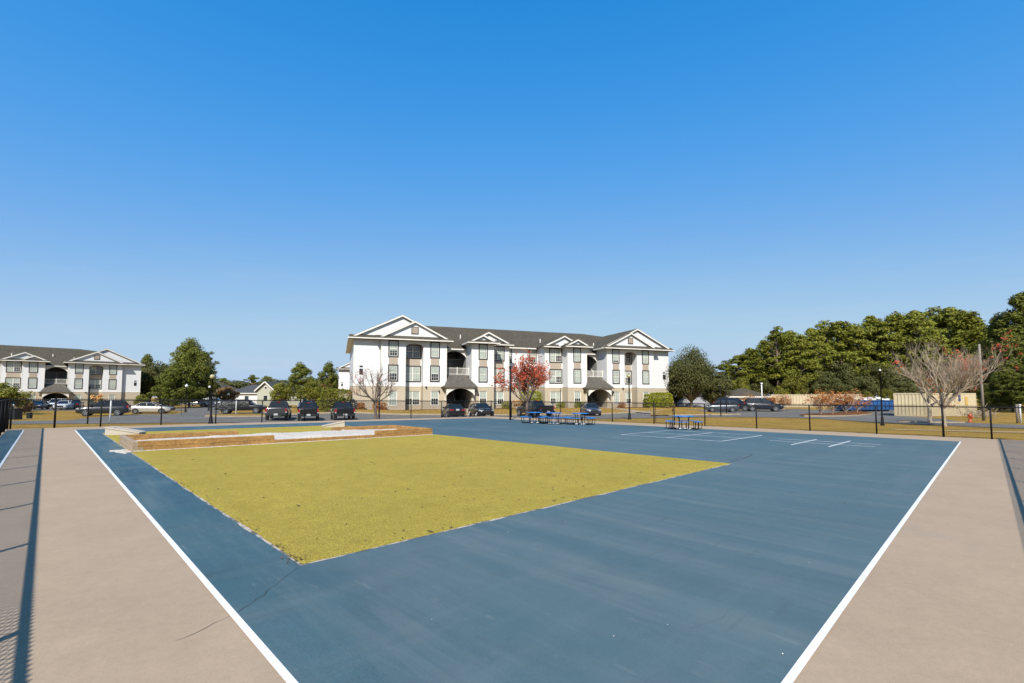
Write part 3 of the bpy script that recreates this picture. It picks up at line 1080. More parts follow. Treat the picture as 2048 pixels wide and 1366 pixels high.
def fence(label, p0, p1, posts, gap=None, thick=(), mesh_h=FH, name='chain_link_fence', pitch=0.076, wr=0.0050):
    """posts: distances along the run; gap: stretch without mesh and rail"""
    a = Vector(p0)
    b = Vector(p1)
    Ln = (b - a).length
    d = (b - a) / Ln
    t = thing(name, label, 'fence', P(a.x, a.y), 0)
    org = Vector(P(a.x, a.y))

    def Q(s, h, off=0.0):
        c = a + d * s + Vector((-d.y, d.x)) * off
        return Vector(P(c.x, c.y, h)) - org
    for s in posts:
        m_ = MB()
        r = .046 if s in thick else .036
        m_.tube([Q(s, 0), Q(s, FH + (.06 if s in thick else -.02))], r, 10)
        if s in thick:
            m_.tube([Q(s, FH + .06), Q(s, FH + .10)], [r * 1.15, r * .4], 10)
        m_.build('post', M_black, t, True)
        ft = None
    segs = [(0, Ln)] if not gap else [(0, gap[0]), (gap[1], Ln)]
    for s0, s1 in segs:
        m_ = MB()
        m_.tube([Q(s0, FH), Q(s1, FH)], .025, 8)
        m_.build('top_rail', M_black, t, True)
        m_ = MB()
        m_.tube([Q(s0, .05), Q(s1, .05)], .006, 4)
        # woven wires: one family each way, 45 degrees
        hb, ht = .04, mesh_h + .09
        H_ = ht - hb
        for fam in (1, -1):
            off = .028 + (.003 if fam > 0 else -.003)
            s = s0 - H_
            while s < s1:
                if fam > 0:
                    q0, q1 = s, s + H_
                    h0, h1 = hb, ht
                else:
                    q0, q1 = s, s + H_
                    h0, h1 = ht, hb
                c0, c1 = max(q0, s0), min(q1, s1)
                if c1 - c0 > .02:
                    f0 = h0 + (h1 - h0) * (c0 - q0) / H_
                    f1 = h0 + (h1 - h0) * (c1 - q0) / H_
                    m_.tube([Q(c0, f0, off), Q(c1, f1, off)], wr, 3, cap=False)
                s += pitch
        m_.build('wire_mesh', M_black, t)
    return t


LU, RV, FU, FV = -1.30, -1.36, 31.2, 34.45
fence('black chain link fence along the left edge, running past the camera', (LU, RV), (LU, FV), [0.02, 2.6, 5.2, 8.0, 10.8, 13.6, 16.4, 19.2, 22.0, 24.8, 27.6, 30.4, 33.0, FV - RV - .02], thick=(.02,))
fence('black chain link fence along the right edge of the court', (LU + .1, RV), (FU, RV), [2.9, 5.9, 8.9, 11.9, 14.9, 17.9, 20.9, 23.9, 26.9, 29.9])
ups = [-1.2, .38, 2.2, 4.9, 7.7, 10.4, 13.2, 16.2, 19.1, 22.05, 25.2, 28.0, FU]
fence('black chain link fence across the far left side, before the parked pickups', (LU, FV), (FU, FV), [u - LU for u in ups], thick=(ups[-1] - LU, .38 - LU))
vps = [31.6, 28.9, 26.5, 23.5, 20.5, 16.98, 15.45, 13.3, 10.1, 7.25, 4.2, 1.6, -.05, RV]
fence('black chain link fence across the far right side, with the gate', (FU, FV), (FU, RV), [FV - v for v in vps], gap=(FV - 16.98, FV - 15.45), thick=(FV - 16.98, FV - 15.45, FV - 1.6, FV - RV))
# gate leaf
g0 = Vector((FU, 16.86))
g1 = Vector((FU, 15.57))
gt = thing('fence_gate', 'black walk gate with a bare middle rail in the far fence', 'gate', P(*g0))
org = Vector(P(*g0))
m = MB()


def GQ(s, h):
    c = g0.lerp(g1, s)
    return Vector(P(c.x, c.y, h)) - org


m.tube([GQ(0, .08), GQ(0, FH), GQ(1, FH), GQ(1, .08), GQ(0, .08)], .024, 8)
m.tube([GQ(0, .62), GQ(1, .62)], .02, 8)
m.build('gate_frame', M_black, gt)
m = MB()
Lg = 1.29
for fam in (1, -1):
    s = -FH
    while s < Lg:
        q0, q1 = s, s + FH
        c0, c1 = max(q0, 0), min(q1, Lg)
        if c1 - c0 > .02:
            f0 = .08 + (FH - .08) * (c0 - q0) / FH
            f1 = .08 + (FH - .08) * (c1 - q0) / FH
            if fam < 0:
                f0, f1 = FH + .08 - f0, FH + .08 - f1
            m.tube([GQ(c0 / Lg, f0) + Vector((.006 * fam, 0, 0)), GQ(c1 / Lg, f1) + Vector((.006 * fam, 0, 0))], .0050, 3, cap=False)
        s += .076
m.build('wire_mesh', M_black, gt)
m = MB()
m.box(-.03, .03, -.05, .05, 0, .12)
lt = m.build('latch', M_black, gt)
lt.location = GQ(1, .95)

# ---------------------------------------------------------------- apartment buildings
BL = 49.2                         # length of the front
RID_Z, RID_D = 13.0, 11.0
random.seed(3)


def apartment(label):
    t = thing('apartment_building', label, 'apartment building')
    wallm, trim, roofm = MB(), MB(), MB()
    base3 = [MB(), MB(), MB()]
    gut = 'gutter'
    panel = 'spandrel_panel'
    gable_l = []
    porches = []
    rw = random.Random(21)

    def half(mir):
        X = (lambda x: BL - x) if mir else (lambda x: x)

        def bx(mb, x0, x1, d0, d1, z0, z1, mi=0):
            a, b = X(x0), X(x1)
            if isinstance(mb, str):          # a part of its own
                o_ = MB().box(min(a, b), max(a, b), d0, d1, z0, z1).build(mb, M_trimw if mb == 'gutter' else M_panel, t)
                return
            mb.box(min(a, b), max(a, b), d0, d1, z0, z1, mi)

        inner, floor_, rail, rail2 = MB(), MB(), MB(), MB()

        def wall(x0, d0, x1, d1, ztop=9.25, zb=0.0):
            """upper white wall and lower tan wall between two plan points"""
            wallm.quad((X(x0), d0, 3.2), (X(x1), d1, 3.2), (X(x1), d1, ztop), (X(x0), d0, ztop))
            xm_ = (X(x0) + X(x1)) / 2
            base3[0 if xm_ < 13 else (1 if xm_ < 36 else 2)].quad((X(x0), d0, zb - .4), (X(x1), d1, zb - .4), (X(x1), d1, 3.2), (X(x0), d0, 3.2))

        def band(x0, x1, d, z=3.2, h=.16):
            bx(trim, x0, x1, d - .045, d - .002, z - h, z + .03)

        # --- plan outline of this half
        wall(0, 22, 0, 0)
        wall(0, 0, 3.36, 0)
        wall(3.36, 0, 3.36, -.6)
        wall(3.36, -.6, 6.55, -.6)
        wall(6.55, -.6, 6.55, .9, 8.9)
        wall(6.55, .9, 8.85, .9, 8.9)
        wall(8.85, .9, 8.85, -.6, 8.9)
        wall(8.85, -.6, 12.05, -.6)
        wall(12.05, -.6, 12.05, 2.5)
        wall(15.54, 2.5, 15.54, -.6)
        wall(15.54, -.6, 18.81, -.6)
        wall(18.81, -.6, 18.81, 1.2)
        wall(18.81, 1.2, 21.75, 1.2)
        wall(21.75, 1.2, 21.75, 4.0)
        # arched head over the tall niche
        n = 12
        xa, xb = 6.55, 8.85
        prev = None
        for k in range(n + 1):
            u = k / n
            x = xa + (xb - xa) * u
            z = 8.42 + .40 * math.sin(PI * u) ** .8
            if prev:
                wallm.quad((X(prev[0]), -.6, prev[1]), (X(x), -.6, z), (X(x), -.6, 9.25), (X(prev[0]), -.6, 9.25))
                trim.quad((X(prev[0]), -.6, prev[1]), (X(x), -.6, z), (X(x), -.35, z), (X(prev[0]), -.35, prev[1]))
                b0 = (X(prev[0]), -.625, prev[1])
                b1 = (X(x), -.625, z)
                trim.quad(b0, b1, (X(x), -.625, z + .12), (X(prev[0]), -.625, prev[1] + .12))
            prev = (x, z)
        wallm.quad((X(6.55), -.35, 8.9), (X(8.85), -.35, 8.9), (X(8.85), .9, 8.9), (X(6.55), .9, 8.9))
        # string course between the floors
        for x0, x1, d in ((-.02, 3.30, 0), (3.33, 6.55, -.6), (6.56, 8.84, .9), (8.85, 12.07, -.6), (15.52, 18.83, -.6), (18.84, 21.77, 1.2)):
            band(x0, x1, d)
        bx(trim, 12.055, 12.09, -.55, 2.4, 3.04, 3.23)
        bx(trim, 15.50, 15.535, -.55, 2.4, 3.04, 3.23)
        # corner boards
        for x0, d in ((0.0, 0), (3.36, -.6), (11.93, -.6), (15.54, -.6), (18.69, -.6), (21.63, 1.2)):
            bx(trim, x0 + .003, x0 + .117, d - .022, d - .001, 3.24, 9.1)
        # down pipe
        MB().tube([(X(3.28), -.12, 0), (X(3.28), -.12, 9.1)], .05, 6).build('down_pipe', M_trimw, t)

        # --- breezeway
        wi = inner
        wi.quad((X(12.06), 2.5, -.3), (X(12.06), 9, -.3), (X(12.06), 9, 9.2), (X(12.06), 2.5, 9.2))
        wi.quad((X(15.53), 2.5, -.3), (X(15.53), 9, -.3), (X(15.53), 9, 9.2), (X(15.53), 2.5, 9.2))
        wi.quad((X(12.06), 9, -.3), (X(15.53), 9, -.3), (X(15.53), 9, 9.2), (X(12.06), 9, 9.2))
        wi.quad((X(12.06), 2.52, 8.45), (X(15.53), 2.52, 8.45), (X(15.53), 9, 8.45), (X(12.06), 9, 8.45))
        # apartment doors and dark openings inside
        bx(floor_, 12.07, 15.52, 5.2, 8.98, 3.02, 3.24)
        bx(floor_, 12.07, 15.52, 5.2, 8.98, 6.1, 6.32)
        bx(floor_, 12.07, 15.52, .6, 3.6, 4.56, 4.74)
        bx(floor_, 12.07, 15.52, -1.0, 9.0, -.3, .06)
        # stair flights
        for (d0, z0, d1, z1, x0, x1) in ((5.2, 6.2, 3.4, 4.7, 12.15, 13.6), (5.2, 3.15, 3.4, 4.65, 13.95, 15.4), (.9, .1, 5.2, 3.1, 12.15, 13.6)):
            k = 9
            for i in range(k):
                a = i / k
                dd = d0 + (d1 - d0) * a
                zz = z0 + (z1 - z0) * a
                bx(floor_, x0, x1, min(dd, dd + (d1 - d0) / k), max(dd, dd + (d1 - d0) / k), zz - .16, zz)
            for xx in (x0, x1):
                MB().beam((X(xx), d0, z0 + .95), (X(xx), d1, z1 + .95), .05, .05).build('handrail', M_trimw, t)
        # landing rail
        xs_ = [12.1 + i * .145 for i in range(24)]
        for x in xs_:
            rail.box(X(x) - .015, X(x) + .015, .62, .65, 4.75, 5.7, 1)
        for z in (4.86, 5.7):
            bx(rail, 12.08, 15.51, .605, .665, z - .03, z + .03, 1)
        for x in (12.16, 13.8, 15.44):
            rail.box(X(x) - .05, X(x) + .05, .59, .69, 4.745, 5.82, 1)
        # upper rail
        for x in xs_:
            rail2.box(X(x) - .012, X(x) + .012, 5.22, 5.245, 6.30, 7.3)
        bx(rail2, 12.08, 15.51, 5.205, 5.26, 7.27, 7.33)
        inner.build('breezeway_wall', M_inner, t)
        floor_.build('breezeway_stairs', M_floor, t)
        rail.build('landing_railing', [M_trimw, M_trimw], t)
        rail2.build('upper_railing', M_trimw, t)
        # upper arch across the breezeway, at the eave
        prev = None
        for k in range(17):
            u = k / 16
            x = 12.06 + 3.47 * u
            z = 7.35 + .92 * math.sin(PI * u) ** .75
            if prev:
                for d in (2.42, 2.62):
                    trim.quad((X(prev[0]), d, prev[1]), (X(x), d, z), (X(x), d, 8.5), (X(prev[0]), d, 8.5))
                trim.quad((X(prev[0]), 2.42, prev[1]), (X(x), 2.42, z), (X(x), 2.62, z), (X(prev[0]), 2.62, prev[1]))
            prev = (x, z)

        # --- entrance porch: flared hipped roof on an arched front
        po = MB()
        f = [(X(11.45), -1.75, 3.02), (X(16.15), -1.75, 3.02), (X(15.05), .55, 4.70), (X(12.55), .55, 4.70)]
        th = .10
        po.quad(*f)
        po.quad((X(11.45), -1.75, 3.02), (X(12.55), .55, 4.70), (X(12.3), .57, 3.6), (X(11.25), -.62, 3.02))
        po.quad((X(16.15), -1.75, 3.02), (X(15.05), .55, 4.70), (X(15.3), .57, 3.6), (X(16.35), -.62, 3.02))
        po.quad((X(11.45), -1.75, 3.02 - th), (X(16.15), -1.75, 3.02 - th), (X(16.15), -1.75, 3.02), (X(11.45), -1.75, 3.02))
        po.quad((X(11.25), -.62, 3.02 - th), (X(11.45), -1.75, 3.02 - th), (X(11.45), -1.75, 3.02), (X(11.25), -.62, 3.02))
        po.quad((X(16.35), -.62, 3.02 - th), (X(16.15), -1.75, 3.02 - th), (X(16.15), -1.75, 3.02), (X(16.35), -.62, 3.02))
        po.poly([(X(11.45), -1.75, 2.92), (X(16.15), -1.75, 2.92), (X(16.35), -.62, 2.92), (X(11.25), -.62, 2.92)])
        porches.append(po)
        prev = None
        for k in range(17):
            u = k / 16
            x = 11.85 + 3.9 * u
            z = 1.85 + .98 * math.sin(PI * u) ** .7
            if prev:
                for d in (-1.5, -1.35):
                    trim.quad((X(prev[0]), d, prev[1]), (X(x), d, z), (X(x), d, 2.92), (X(prev[0]), d, 2.92))
                trim.quad((X(prev[0]), -1.5, prev[1]), (X(x), -1.5, z), (X(x), -1.35, z), (X(prev[0]), -1.35, prev[1]))
            prev = (x, z)
        for x in (11.85, 15.75):
            for k in range(6):
                a0, a1 = k / 6 * PI / 2, (k + 1) / 6 * PI / 2
                trim.beam((X(x), -.62 - .85 * (1 - math.cos(a0)), 1.1 + 1.7 * math.sin(a0)), (X(x), -.62 - .85 * (1 - math.cos(a1)), 1.1 + 1.7 * math.sin(a1)), .12, .16)
            trim.beam((X(x), -.62, 2.86), (X(x), -1.5, 2.86), .12, .14)

        # --- roofs: wing with its ridge running back, bay gable, two smaller gables
        def slope(x0, z0, x1, z1, d0, d1, th=.14):
            roofm.quad((X(x0), d0, z0), (X(x1), d0, z1), (X(x1), d1, z1), (X(x0), d1, z0))
            roofm.quad((X(x0), d0, z0 - th), (X(x1), d0, z1 - th), (X(x1), d0, z1), (X(x0), d0, z0))
            trim.quad((X(x0), d0 + .01, z0 - th), (X(x1), d0 + .01, z1 - th), (X(x1), d1, z1 - th), (X(x0), d1, z0 - th))

        def rake(xa, za, xb, zb, d):
            """pale barge board under the edge of a gable roof"""
            L_ = math.hypot(xb - xa, zb - za)
            nx, nz = (zb - za) / L_, -(xb - xa) / L_
            if nz > 0:
                nx, nz = -nx, -nz
            a = (X(xa), za - .03)
            b = (X(xb), zb - .03)
            for dd in (d, d + .05):
                trim.quad((a[0], dd, a[1]), (b[0], dd, b[1]), (b[0], dd, b[1] - .22), (a[0], dd, a[1] - .22))
            trim.quad((a[0], d, a[1] - .22), (b[0], d, b[1] - .22), (b[0], d + .05, b[1] - .22), (a[0], d + .05, a[1] - .22))
            # gable() paints the shade under this overhang as dark strips on the wall
            bx_, az = 0, 0

        def gable(xl, xr, xm, ze, zr, d, back, zw=None):
            slope(xl, ze, xm, zr, d - .32, back)
            slope(xr, ze, xm, zr, d - .32, back)
            rake(xl, ze, xm, zr, d - .335)
            rake(xr, ze, xm, zr, d - .335)
            wallm.poly([(X(xl + .3), d, ze - .1), (X(xr - .3), d, ze - .1), (X(xm), d, zr - .22)])
            trim.poly([(X(xl + .25), d - .004, ze + .02), (X(xm), d - .004, zr - .30), (X(xm), d - .004, zr - .16), (X(xl + .02), d - .004, ze + .02)], 1)  # dark strips paint the rake's shadow on the gable wall
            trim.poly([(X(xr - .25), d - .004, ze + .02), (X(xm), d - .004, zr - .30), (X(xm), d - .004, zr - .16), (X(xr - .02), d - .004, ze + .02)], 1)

        gable(-.6, 12.8, 6.1, 9.36, 12.62, 0.0, 22.6)
        gable(2.72, 12.68, 7.7, 9.30, 11.80, -.6, 6.5)
        gable(14.96, 22.15, 18.5, 9.32, 11.08, 1.2, 8.0)
        gable(14.93, 19.40, 17.16, 9.28, 10.38, -.6, 7.0)
        wallm.poly([(X(-.3), 22, 9.26), (X(12.5), 22, 9.26), (X(6.1), 22, 12.4)])

        # pent roofs and gutters along the foot of the gables
        def pent(x0, x1, d_wall, z_wall, d_edge, z_edge):
            roofm.quad((X(x0), d_edge, z_edge), (X(x1), d_edge, z_edge), (X(x1), d_wall, z_wall), (X(x0), d_wall, z_wall))
            bx(gut, x0, x1, d_edge - .10, d_edge + .01, z_edge - .13, z_edge + .01)
            trim.quad((X(x0), d_edge, z_edge - .16), (X(x1), d_edge, z_edge - .16), (X(x1), d_wall, z_edge - .14), (X(x0), d_wall, z_edge - .14), 1)  # soffit in the dark roof colour: eave shade painted in
        pent(-.62, 2.70, .0, 9.76, -.74, 9.30)
        pent(2.62, 12.78, -.6, 9.74, -1.34, 9.24)
        pent(14.86, 19.48, -.6, 9.66, -1.34, 9.23)
        pent(19.50, 22.22, 1.2, 9.68, .46, 9.26)
        # side gutters
        bx(gut, -.72, -.62, -.5, 22.5, 9.18, 9.36)
        trim.quad((X(-.6), -.5, 9.22), (X(0), -.5, 9.22), (X(0), 22.5, 9.22), (X(-.6), 22.5, 9.22))
        bx(gut, 14.80, 14.90, -1.2, 2.2, 9.10, 9.27)
        bx(gut, 12.74, 12.84, -1.1, 2.2, 9.12, 9.28)
        trim.quad((X(14.86), -1.1, 9.13), (X(15.6), -1.1, 9.13), (X(15.6), 2.3, 9.13), (X(14.86), 2.3, 9.13))
        trim.quad((X(12.8), -1.1, 9.13), (X(12.0), -1.1, 9.13), (X(12.0), 2.3, 9.13), (X(12.8), 2.3, 9.13))
        # breezeway eave
        roofm.quad((X(12.3), 2.1, 8.55), (X(15.4), 2.1, 8.55), (X(15.4), 3.45, 9.225), (X(12.3), 3.45, 9.225))
        bx(gut, 12.3, 15.4, 2.0, 2.1, 8.40, 8.57)

        # panels between the second and third floor windows, vents and lamps
        for x0, x1, d in ((4.36, 5.52, -.6), (6.63, 8.72, .9), (9.85, 11.0, -.6), (16.62, 17.78, -.6), (18.95, 20.9, 1.2)):
            bx(panel, x0, x1, d - .02, d - .001, 5.86, 6.92)
        wins = []
        for x0, x1, d in ((4.43, 5.45, -.6), (6.70, 8.65, .9), (9.92, 10.93, -.6), (16.69, 17.71, -.6), (19.0, 20.85, 1.2), (22.05, 23.05, 4.0)):
            for z0, z1, fl in ((.58, 2.42, 0), (3.84, 5.76, 1), (7.02, 8.96 if d < .9 or d > 1 else 8.62, 2)):
                wins.append((min(X(x0), X(x1)), max(X(x0), X(x1)), d, z0, z1, fl))
        # gable louvre
        g = MB()
        a, b = sorted((X(7.22), X(8.18)))
        g.box(a, b, -.65, -.605, 10.02, 11.02, 0)
        g.box(a + .1, b - .1, -.675, -.651, 10.12, 10.92, 1)
        for k in range(9):
            g.box(a + .1, b - .1, -.69, -.676, 10.14 + k * .086, 10.18 + k * .086, 1)
        gable_l.append(g)
        return wins, X

    windows = []
    for mir in (False, True):
        w_, X_ = half(mir)
        windows += w_
    # recessed middle and main roof
    wallm.quad((21.75, 4.0, 3.2), (BL - 21.75, 4.0, 3.2), (BL - 21.75, 4.0, 9.3), (21.75, 4.0, 9.3))
    base3[1].quad((21.75, 4.0, -.4), (BL - 21.75, 4.0, -.4), (BL - 21.75, 4.0, 3.2), (21.75, 4.0, 3.2))
    trim.box(21.77, BL - 21.77, 3.955, 3.998, 3.04, 3.23)
    wallm.quad((0, 22, -.4), (BL, 22, -.4), (BL, 22, 9.3), (0, 22, 9.3))
    ze = RID_Z - .5 * (RID_D - 3.45)
    xl, xr = 9.8, BL - 9.8
    roofm.poly([(6.3, 3.45, ze), (BL - 6.3, 3.45, ze), (BL - 6.3, 10.2, 12.58), (xr, RID_D, RID_Z), (xl, RID_D, RID_Z), (6.3, 10.2, 12.58)])
    roofm.poly([(6.3, 18.5, ze), (BL - 6.3, 18.5, ze), (BL - 6.3, 11.8, 12.58), (xr, RID_D, RID_Z), (xl, RID_D, RID_Z), (6.3, 11.8, 12.58)])
    roofm.poly([(6.3, 10.2, 12.58), (xl, RID_D, RID_Z), (6.3, 11.8, 12.58)])
    roofm.poly([(BL - 6.3, 10.2, 12.58), (xr, RID_D, RID_Z), (BL - 6.3, 11.8, 12.58)])
    roofm.quad((12.8, 18.5, ze), (BL - 12.8, 18.5, ze), (BL - 12.8, 22.6, ze - 1.6), (12.8, 22.6, ze - 1.6))
    MB().box(22.2, BL - 22.2, 3.35, 3.45, ze - .16, ze + .01).build('gutter', M_trimw, t)
    trim.quad((21.75, 3.4, ze - .16), (BL - 21.75, 3.4, ze - .16), (BL - 21.75, 4.0, ze - .14), (21.75, 4.0, ze - .14))
    wallm.build('upper_wall', M_white, t)
    for bm_ in base3:
        bm_.build('ground_floor_wall', M_tan, t)
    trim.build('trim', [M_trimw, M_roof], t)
    rf = roofm.build('roof', M_roof, t)
    for po in porches:
        po.build('porch_roof', M_porchroof, t)
    for g in gable_l:
        g.build('gable_louvre', [M_dark, M_panel], t)
    # roof vent pipes
    for x, d in ((15.6, 6.2), (28.8, 6.0), (34.9, 6.5), (38.2, 5.2)):
        z = RID_Z - .5 * (RID_D - d)
        v_ = MB()
        v_.tube([(x, d, z - .1), (x, d, z + .55)], .09, 8)
        v_.build('vent_pipe', M_trimw, rf)
    # wall vents, door lamps
    for x, d, z in ((.95, 0, 5.2), (BL - .95, 0, 5.2)):
        v_ = MB()
        v_.box(x - .22, x + .22, d - .06, d - .002, z - .62, z + .12)
        v_.box(x - .20, x + .20, d - .06, d - .002, z + .34, z + .52)
        v_.build('wall_vent', M_dark, t)
    for x, d, z in ((11.0, -.6, 2.45), (16.1, -.6, 2.45), (BL - 11.0, -.6, 2.45), (BL - 16.1, -.6, 2.45), (9.25, -.6, 3.0), (BL - 9.25, -.6, 3.0)):
        v_ = MB()
        v_.box(x - .09, x + .09, d - .18, d - .002, z - .1, z + .1)
        v_.box(x - .05, x + .05, d - .24, d - .18, z - .16, z + .02)
        v_.build('wall_lamp', M_dark, t)
    # windows
    for (x0, x1, d, z0, z1, fl) in windows:
        dbl = x1 - x0 > 1.4
        m_ = MB()
        e = .15 if fl else .05
        dd = d - .05
        mi = 0
        for (a, b, c_, f_) in ((x0 - e, x0, z0 - e, z1 + e), (x1, x1 + e, z0 - e, z1 + e)):
            m_.box(a, b, dd, d - .001, c_, f_, mi)
        m_.box(x0, x1, dd, d - .001, z0 - e, z0, mi)
        m_.box(x0, x1, dd - .01, d - .001, z1, z1 + e, 1)
        w_ = m_.build('window', [M_dark if fl else M_trimw, M_dark], t)
        m_ = MB()
        fr = .06
        sd0, sd1 = d - .035, d - .006
        units = [(x0, (x0 + x1) / 2), ((x0 + x1) / 2, x1)] if dbl else [(x0, x1)]
        panes = []
        zm = (z0 + z1) / 2
        for a, b in units:
            m_.box(a, a + fr, sd0, sd1, z0, z1)
            m_.box(b - fr, b, sd0, sd1, z0, z1)
            m_.box(a + fr, b - fr, sd0, sd1, z0, z0 + fr)
            m_.box(a + fr, b - fr, sd0, sd1, z1 - fr, z1)
            m_.box(a + fr, b - fr, sd0 - .008, sd1, zm - .035, zm + .035)
            for k in (1, 2):
                xx = a + fr + (b - a - 2 * fr) * k / 3
                m_.box(xx - .014, xx + .014, sd0 + .006, sd1, z0 + fr, zm - .035)
                m_.box(xx - .014, xx + .014, sd0 + .006, sd1, zm + .035, z1 - fr)
            for zz in (z0 + (zm - z0) * .5, zm + (z1 - zm) * .5):
                m_.box(a + fr, b - fr, sd0 + .009, sd1 - .002, zz - .012, zz + .012)
            panes.append((a + fr, b - fr))
        m_.build('sash', M_trimw, w_)
        gl, bl = MB(), MB()
        niche_top = (.85 < d < .95 and fl == 2)
        for a, b in panes:
            f = rw.choice([1, 1, 1, 1, .62, .5, .5, .85, .92]) if not niche_top else rw.choice([0, .45])
            if fl == 0:
                f = rw.choice([.5, .52, .5, 1, .6, .9])
            zs = z1 - (z1 - z0) * f
            if f > 0:
                bl.quad((a, d - .010, zs), (b, d - .010, zs), (b, d - .010, z1), (a, d - .010, z1))
            if f < 1:
                gl.quad((a, d - .009, z0), (b, d - .009, z0), (b, d - .009, zs), (a, d - .009, zs))
        if bl.v:
            bl.build('blind', M_blind, w_)
        if gl.v:
            gl.build('pane', M_glass, w_)
    return t


TH1 = R(20.2)
ap = apartment('long white and tan three storey apartment block in the middle of the view')
ap.location = (at(706, 60.3), 60.3, 0.0)
ap.rotation_euler = (0, 0, TH1)
ap['group'] = 'white and tan apartment blocks'
ap2 = copy_tree(ap)
ap2['label'] = 'white and tan apartment block at the left edge of the view'
TH2 = R(46)
ex, ey = math.cos(TH2), math.sin(TH2)
xr_, yr_ = at(281, 107), 107.0
ap2.location = (xr_ - BL * ex, yr_ - BL * ey, -.35)
ap2.rotation_euler = (0, 0, TH2)
# third block, only its end shows past the left corner of the middle block
ap3 = copy_tree(ap)
ap3['label'] = 'white apartment block half hidden behind the left corner of the middle block'
ap3.rotation_euler = (0, 0, R(8))
ap3.location = (at(677, 128), 128, 0)

# mulch bed along the front of the middle block
def L1(x, d):
    c, s = math.cos(TH1), math.sin(TH1)
    o = ap.location
    return (o.x + x * c - d * s, o.y + x * s + d * c)


strip('mulch_bed', [(L1(-.8, -1.6), L1(-.8, 0)), (L1(6, -1.9), L1(6, 0)), (L1(11.6, -1.7), L1(11.6, 0))], M_mulch, .05, 3)
strip('mulch_bed', [(L1(15.9, -1.6), L1(15.9, 1)), (L1(24, -.6), L1(24, 3.5)), (L1(33, -1.4), L1(33, 1))], M_mulch, .05, 3)
strip('mulch_bed', [(L1(37.4, -1.8), L1(37.4, 0)), (L1(44, -1.9), L1(44, 0)), (L1(51, -1.2), L1(51, 1))], M_mulch, .05, 3)

# ---------------------------------------------------------------- roads, kerbs, walks
near = [(-70, 30.5), (-45, 33.5), (-36, 35.4), (-31, 36.6), (-24, 38.2), (-16, 38.6), (-9, 38.2), (0, 40.5), (6, 43.2), (12, 46.0), (18, 46.8), (23.3, 46.2), (27.8, 43.2), (28.4, 38.5), (28.9, 34.6), (30.2, 30.6), (34, 26.5), (42, 20)]
far = [(-70, 34), (-50, 37.6), (-37.5, 40.2), (-48, 57), (-34, 64), (-24, 56), (-14, 54.5), (0, 54.6), (6, 56.5), (11, 58.5), (17, 61), (24.5, 68.5), (42, 70), (43, 52), (39, 42), (35.2, 36), (37, 32), (44, 25)]
strip('asphalt_road', list(zip(near, far)), M_asph, .03, 16)
strip('asphalt_road', [((at(345, 56), 56), (at(440, 56), 56)), ((at(372, 68), 68), (at(440, 70), 70)), ((at(402, 84), 84), (at(446, 84), 84)), ((at(420, 120), 120), (at(452, 120), 120))], M_asph, .036, 8)


def kerb(pts, w=.18, h=.14):
    strip('kerb', along(pts, w), M_kerb, .03 + h, 1, thick=h)


kerb([(-34, 64.1), (-24, 56.1), (-14, 54.6), (0, 54.7), (6, 56.6), (11, 58.6), (17, 61.1), (21, 65)])
strip('grass_verge', [((-30, 61.3), (-28, 64)), ((-24, 56.25), (-21, 59.5)), ((-14, 54.75), (-12, 60)), ((0, 54.85), (-1, 64)), ((6, 56.75), (5, 67)), ((11, 58.75), (10, 69)), ((17, 61.25), (14, 71))], M_grass, .10, 8)
# island between the left road and the parked pickups
isl = [((at(412, 51), 51), (at(418, 54), 54)), ((at(470, 50), 50), (at(470, 57), 57)), ((at(536, 51), 51), (at(536, 57), 57)), ((at(545, 52), 52), (at(545, 56), 56))]
strip('kerb', isl, M_kerb, .15, 4, thick=.12)
strip('grass_island', [((Vector(a).lerp(Vector(b), .06))[:], (Vector(a).lerp(Vector(b), .94))[:]) for a, b in isl], M_grass, .16, 4)
# island with the rusty shrubs in the right car park
isl = [((at(1598, 47.5), 47.5), (at(1598, 48.3), 48.3)), ((at(1606, 46.6), 46.6), (at(1604, 52), 52)), ((at(1660, 46.8), 46.8), (at(1650, 55), 55)), ((at(1715, 50), 50), (at(1690, 60), 60)), ((at(1738, 54), 54), (at(1712, 62), 62)), ((at(1742, 56), 56), (at(1738, 58), 58))]
strip('kerb', isl, M_kerb, .15, 4, thick=.12)
strip('mulch_bed', [((Vector(a).lerp(Vector(b), .07))[:], (Vector(a).lerp(Vector(b), .93))[:]) for a, b in isl], M_mulch, .165, 4)
# verge and pale kerb before the grey car on the right, and the concrete walk to the gate
strip('kerb', along([(at(1335, 51.5), 51.5), (at(1400, 52), 52), (at(1460, 52.2), 52.2), (at(1478, 53), 53)], .22), M_kerb, .15, 2, thick=.12)
strip('grass_verge', [((at(1300, 51.6), 51.6), (at(1300, 72), 72)), ((at(1400, 52.2), 52.2), (at(1390, 66), 66)), ((at(1466, 52.5), 52.5), (at(1440, 57.5), 57.5))], M_grass, .11, 8)
strip('concrete_walk', along([L1(13.8, -1), L1(13.8, -6), L1(13.4, -12)], 1.6), M_walk, .12, 2)
strip('concrete_walk', along([L1(35.5, -1), L1(35.5, -7), L1(34.5, -16)], 1.6), M_walk, .12, 2)
strip('concrete_walk', along([(at(545, 50), 50), (at(570, 54), 54), (at(610, 58), 58), (at(650, 61), 61)], 1.5), M_walk, .115, 2)
strip('sandy_path', [((30.5, 23.5), (31.2, 25.6)), ((26.5, 25.6), (27.6, 27.2)), ((22.5, 28), (23.0, 28.8))], M_sandg, .02, 4)
strip('asphalt_road', [((33.0, 21.6), (34.5, 24.0)), ((29.6, 25.2), (30.0, 25.7))], M_asph, .035, 3)
strip('kerb', along([(30.4, 37.2), (33, 36.2), (34.6, 36.2)], .2), M_kerb, .13, 1, thick=.1)
